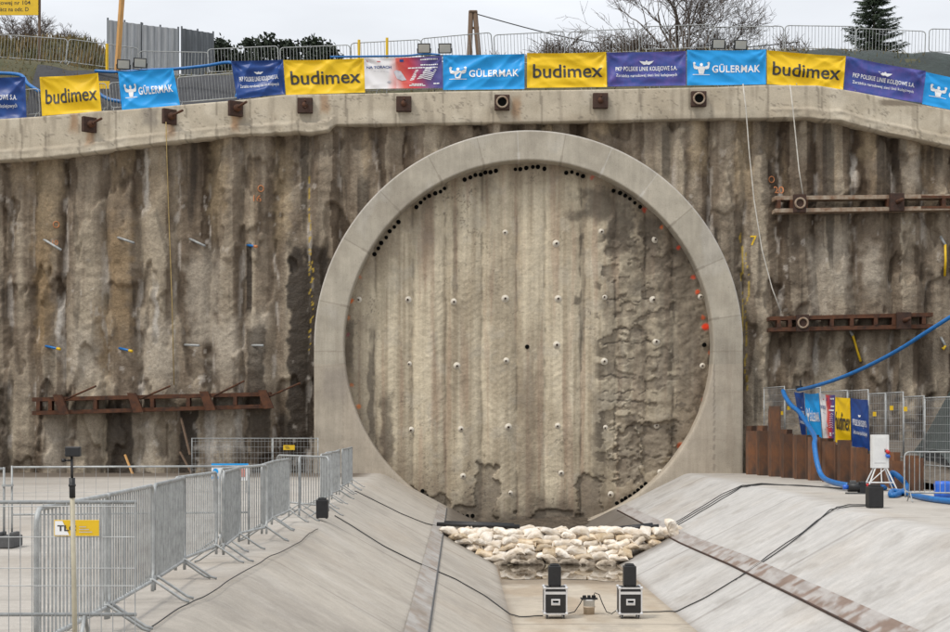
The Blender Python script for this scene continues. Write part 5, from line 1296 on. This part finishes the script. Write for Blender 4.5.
# information board
pl_ = P(39.5, 64, 64.5); root = empty('information_board', (pl_.x, 64.5, pl_.z), 'yellow information board with black lettering cut off by the top left corner', 'sign')
g = MB(); a = P(39.5, -60, 64.5); g.tube([pl_ - Vector((0, 0, .5)), a], .055, 8); g.build('post', M['oldwood'], root)
g = MB(); q = P(-150, 0, 64.5); g.tube([(q.x, 64.5, pl_.z - .5), (q.x, 64.5, a.z)], .055, 8); g.build('post', M['oldwood'], root)
c0_ = P(-158, 15.3, 64.4); c1b = P(38.3, -58, 64.4); g = MB(); g.box(((c0_.x + c1b.x) / 2, 64.4, (c0_.z + c1b.z) / 2), (c1b.x - c0_.x, .04, c1b.z - c0_.z)); bo = g.build('panel', M['yellow'], root)
SI = lambda u, v, d=0: Vector((c0_.x + u, 64.375 - d, c0_.z + v)); kx = 64.4 / F
t = MB(); put_text(t, SI, 'linii kolejowej nr 104', (-21 + 158) * kx, (30.5 + 158) * kx, (15.3 - 4.8) * kx, .002, hscale=.235, d=.004)
put_text(t, SI, 'Nowy Sącz na odc. D', (-17 + 158) * kx, (28.7 + 158) * kx, (15.3 - 11.4) * kx, .002, hscale=.235, d=.004); t.build('lettering', M['ink'], bo)
# A-frame utility pole and wire
Ya = 80.0; base = P(478, 53, Ya); root = empty('utility_pole', (base.x, Ya, float(upz(base.x))), 'old wooden A-shaped utility pole behind the barriers', 'utility pole')
for dx in (466.5, 486):
    g = MB(); zb_ = float(upz(base.x)) - .3; q = P(dx, 53, Ya); g.tube([(q.x, Ya, zb_), P(471 if dx < 470 else 475, 11, Ya)], [.16, .12], 8); g.build('leg', M['oldwood'], root, True)
g = MB(); g.tube([P(469.5, 28, Ya), P(479, 28, Ya)], .07, 6); g.tube([P(469.5, 12, Ya - .05), P(477, 12, Ya - .05)], .09, 6); g.build('brace', M['oldwood'], root)
g = MB(); pts = []
for i in range(21):
    t = i / 20; p = P(476, 14, Ya).lerp(P(800, 42, 78), t); p.z -= 1.0 * math.sin(PI * t); pts.append(p)
g.tube(pts, .028, 5); tag(g.build('overhead_wire', M['cable']), 'dark overhead wire running right from the A-shaped pole', 'wire')
# yellow marker posts, blue pipes on the slope
for px, y0, y1, lb in ((359, 40, 62, 'left yellow marker post behind the NA TORACH banner'), (387, 38, 62, 'right yellow marker post behind the NA TORACH banner'), (107, 44, 72, 'yellow strapped post at the left end of the corrugated screen')):
    a = P(px, y0, 62.6); g = MB(); g.tube([(a.x, 62.6, a.z), (a.x, 62.6, float(terrz(a.x, 62.6)) - .1)], .06, 6); tag(g.build('marker_post', M['yellow']), lb, 'marker post')
def bluepipe(pts, label, r=.07):
    g = MB(); g.tube(smooth_pts([P(*p) for p in pts]), r, 8); tag(g.build('blue_pipe', M['bluehose'], None, True), label, 'pipe')
bluepipe([(-30, 72, 61), (-5, 73, 61), (20, 75, 60.5), (28, 84, 60), (40, 92, 59.5)], 'blue pipe on the slope at the far left behind the first banners')
bluepipe([(98, 93, 59.3), (108, 99, 59), (122, 102, 58.8)], 'short blue pipe between the yellow and sky blue banners at the left')
bluepipe([(95, 71, 61.5), (120, 72, 61.3), (150, 70, 61), (175, 69, 60.6), (205, 66, 60.2), (232, 63, 59.6), (240, 78, 59), (236, 98, 58.7)], 'long blue pipe along the slope behind the left banners', .06)
bluepipe([(330, 57, 60), (370, 56.5, 60), (405, 56, 60), (425, 54, 59.8), (440, 55, 59.6)], 'thin dark blue pipe above the NA TORACH banner', .04)
q = P(104, 85, 59.0); g = MB(); g.box(q, (.42, .02, .28)); tag(g.build('small_plate', M['yellow']), 'small pale yellow plate between the two leftmost coloured banners', 'sign')

# ------------------------------------------------------------------ trees
def bare_tree(base, h, spread, seed, label, group=None, stems=1, depth=6, r0=.10, lean=.2, kids=(3, 4), name='bare_tree', rmin=.010):
    base = Vector(base); rr = random.Random(seed); root = empty(name, base, label, 'tree' if name == 'bare_tree' else 'shrub', group)
    tr = MB(); cr = MB()
    def branch(p, d, L, r, lev):
        n_ = 4 if lev < 3 else 3; pts = [p]; rs = [r]; q = p.copy(); dd = d.copy()
        for i in range(n_):
            dd = (dd + Vector((rr.gauss(0, .16), rr.gauss(0, .16), rr.gauss(.04, .10)))).normalized(); q = q + dd * (L / n_); pts.append(q.copy()); rs.append(r * (1 - .45 * (i + 1) / n_))
        (tr if lev == 0 else cr).tube(pts, rs, 7 if lev == 0 else (5 if lev < 3 else 3), cap=False)
        if lev >= depth: return
        for k in range(rr.randint(*kids)):
            t = rr.uniform(.35, 1.0) if k else 1.0
            i = min(int(t * n_), n_ - 1); pp = pts[i].lerp(pts[i + 1], t * n_ - i)
            ax = Vector((rr.gauss(0, 1), rr.gauss(0, 1), rr.gauss(0, .35))).normalized()
            nd = (dd * rr.uniform(.55, 1.1) + ax * spread * rr.uniform(.5, 1.0)).normalized()
            branch(pp, nd, L * rr.uniform(.58, .82), max(rmin, rs[i] * rr.uniform(.5, .68)), lev + 1)
    for s in range(stems):
        d = Vector((rr.gauss(0, lean), rr.gauss(0, lean * .5), 1)).normalized()
        branch(base + Vector((rr.uniform(-.15, .15) * (stems > 1), rr.uniform(-.1, .1), -.2)), d, h * rr.uniform(.30, .38), r0 * rr.uniform(.7, 1), 0)
    tr.build('trunk', M['bark'], root, True); cr.build('crown', M['twig'], root, True)
    return root
def upg(px, Y): x = (px - VX) * Y / F; return (x, Y, float(upz(x)) - .1)
bare_tree(upg(684, 76), 10.0, .78, 4, 'large many-stemmed bare tree behind the right middle banners', stems=4, depth=6, r0=.20, lean=.24, kids=(3, 3), rmin=.010)
bare_tree(upg(722, 80), 8.5, .75, 9, 'slimmer bare tree just right of the large bare tree', stems=2, depth=6, r0=.13, lean=.25, kids=(2, 4))
bare_tree(upg(62, 72), 5.5, .95, 13, 'bare tree rising from the brushy mound at the far left', stems=3, depth=6, r0=.07, lean=.4)
bare_tree(upg(85, 74), 4.2, .9, 17, 'low bare tree left of the corrugated screens', stems=3, depth=5, r0=.05, lean=.5)
for px, Y, h, sd, lb in ((500, 74, 3.8, 21, 'small bare shrub right of the A-shaped pole'), (565, 72, 4.2, 22, 'bare shrub above the yellow banner over the ring'), (540, 73, 3.6, 33, 'bare shrub above the sky blue banner left of the ring top'), (587, 75, 4.2, 23, 'bare shrub left of the large bare tree, thin'), (630, 73, 4.6, 24, 'dense dark bare shrub at the left foot of the large tree'), (650, 75, 3.8, 25, 'bare shrub close to the trunk of the large tree'), (790, 74, 4.0, 26, 'bare shrub between the large tree and the spruce, left'), (815, 75, 3.0, 27, 'bare shrub just left of the spruce'), (395, 78, 3.0, 28, 'faint bare shrub behind the marker posts'), (940, 76, 2.8, 29, 'bare shrub at the right edge beside the spruce'), (30, 71, 3.0, 30, 'bare shrub on the mound at the left edge')):
    bare_tree(upg(px, Y), h, 1.0, sd, lb, 'bare shrubs on the skyline', stems=9, depth=4, r0=.035, lean=.5, kids=(4, 5), name='bare_shrub', rmin=.014)
def spruce(base, h, w, seed, label, group=None, n=76, mat='needle'):
    base = Vector(base); rr = random.Random(seed); root = empty('spruce_tree', base, label, 'tree', group)
    t = MB(); t.tube([base - Vector((0, 0, .2)), base + Vector((0, 0, h * .95))], [.12, .015], 7); t.build('trunk', M['bark'], root)
    c = MB()
    for i in range(n):
        f = i / n; z = h * (.03 + .95 * f); L = w * (1 - f) ** .85 * rr.uniform(.75, 1.15) + .1
        for k in range(rr.randint(5, 8)):
            a = rr.uniform(0, 2 * PI); LL = L * rr.uniform(.6, 1.08); d = Vector((math.cos(a), math.sin(a), -.12))
            p0 = base + Vector((0, 0, z)); tip = p0 + d * LL + Vector((0, 0, .12 * LL))
            c.tube([p0, p0.lerp(tip, .6) - Vector((0, 0, .08 * LL)), tip], [.018, .012, .004], 3, cap=False)
            m = int(16 + LL * 40)
            for j in range(m):
                s = rr.uniform(.12, 1.0); q = p0.lerp(tip, s) - Vector((0, 0, .1 * LL * math.sin(PI * s)))
                l = rr.uniform(.10, .26); dd = Vector((d.x + rr.gauss(0, .8), d.y + rr.gauss(0, .8), rr.gauss(-.45, .35))).normalized() * l
                o = dd.orthogonal().normalized() * .028; c.add([q - o, q + o, q + dd], [(0, 1, 2)])
    c.build('crown', M[mat], root); return root
spruce(upg(874, 72), 6.6, 2.1, 31, 'dark green spruce tree standing behind the right barriers')
def evergreen(base, h, w, seed, label, group):
    base = Vector(base); rr = random.Random(seed); root = empty('evergreen_tree', base, label, 'tree', group)
    t = MB(); t.tube([base, base + Vector((0, 0, h * .8))], [.2, .05], 6); t.build('trunk', M['bark'], root)
    c = MB()
    for i in range(46):
        a = rr.uniform(0, 2 * PI); f = rr.uniform(.2, 1); r = w * math.sqrt(rr.random()) * (1.15 - f) ** .5
        q = base + Vector((r * math.cos(a), r * math.sin(a), h * f)); rad = rr.uniform(.35, .8)
        for j in range(70):
            d = Vector((rr.gauss(0, 1), rr.gauss(0, 1), rr.gauss(0, .8))).normalized() * rad * rr.random() ** .4
            n_ = Vector((rr.gauss(0, 1), rr.gauss(0, 1), rr.gauss(0, 1))).normalized(); o = n_.orthogonal().normalized() * .09; o2 = n_.cross(o).normalized() * .14
            c.add([q + d - o, q + d + o2, q + d + o, q + d - o2], [(0, 1, 2, 3)])
    c.build('crown', M['evergreen'], root)
HG = [(222, 43), (238, 39), (252, 42), (264, 39), (280, 45), (296, 44), (312, 44), (326, 49)]
for i, (px, ty) in enumerate(HG):
    Y = 95 + (i % 3) * 2; b_ = upg(px, Y); top = zpx(ty, Y)
    evergreen(b_, top - b_[2], 1.2, 40 + i, 'dark evergreen tree in the far row behind the left barriers, %s from the left' % ORD[i], 'far evergreen row')

# ------------------------------------------------------------------ light
world = bpy.data.worlds.new('World'); scene.world = world; world.use_nodes = True
nt = world.node_tree; L = nt.links.new; bg = nt.nodes['Background']
SUN_EL, SUN_ROT = math.radians(56), math.radians(232)
sky = N(nt, 'ShaderNodeTexSky'); sky.sky_type = 'NISHITA'; sky.sun_disc = False; sky.sun_elevation = SUN_EL; sky.sun_rotation = SUN_ROT; sky.air_density = 1.0; sky.dust_density = 3.0
tc = N(nt, 'ShaderNodeTexCoord'); sx = N(nt, 'ShaderNodeSeparateXYZ'); L(tc.outputs['Generated'], sx.inputs[0])
grad = N(nt, 'ShaderNodeMapRange'); grad.inputs[1].default_value = 0; grad.inputs[2].default_value = 1; grad.inputs[3].default_value = 6.6; grad.inputs[4].default_value = 12.5; L(sx.outputs[2], grad.inputs[0])
mp = N(nt, 'ShaderNodeMapping'); mp.inputs['Scale'].default_value = (2.2, 2.2, 9.0); L(tc.outputs['Generated'], mp.inputs[0])
ns = N(nt, 'ShaderNodeTexNoise', Scale=1.6, Detail=5.0, Roughness=.5); L(mp.outputs[0], ns.inputs['Vector'])
nr = N(nt, 'ShaderNodeMapRange'); nr.inputs[1].default_value = .35; nr.inputs[2].default_value = .65; nr.inputs[3].default_value = .90; nr.inputs[4].default_value = 1.10; L(ns.outputs[0], nr.inputs[0])
mul = N(nt, 'ShaderNodeMath', operation='MULTIPLY'); L(grad.outputs[0], mul.inputs[0]); L(nr.outputs[0], mul.inputs[1])
cc = N(nt, 'ShaderNodeVectorMath', operation='SCALE'); cc.inputs[0].default_value = (.975, 1.0, 1.04); L(mul.outputs[0], cc.inputs['Scale'])
mx = N(nt, 'ShaderNodeMix', data_type='RGBA'); mx.inputs[0].default_value = .88; L(sky.outputs[0], mx.inputs[6]); L(cc.outputs[0], mx.inputs[7])
L(mx.outputs[2], bg.inputs['Color']); bg.inputs['Strength'].default_value = .1
sd = bpy.data.lights.new('sun', 'SUN'); sd.energy = 1.5; sd.angle = math.radians(10); sd.color = (1.0, .95, .87)
so = bpy.data.objects.new('sun', sd); COL.objects.link(so)
az = SUN_ROT; dirv = Vector((math.sin(az) * math.cos(SUN_EL), math.cos(az) * math.cos(SUN_EL), math.sin(SUN_EL)))
so.rotation_euler = dirv.to_track_quat('Z', 'Y').to_euler(); so.location = (0, 0, 60)
scene.view_settings.view_transform = 'Standard'; scene.view_settings.look = 'None'; scene.view_settings.gamma = 1; scene.view_settings.exposure = 0.30
scene.view_settings.use_curve_mapping = False
scene.render.engine = 'CYCLES'
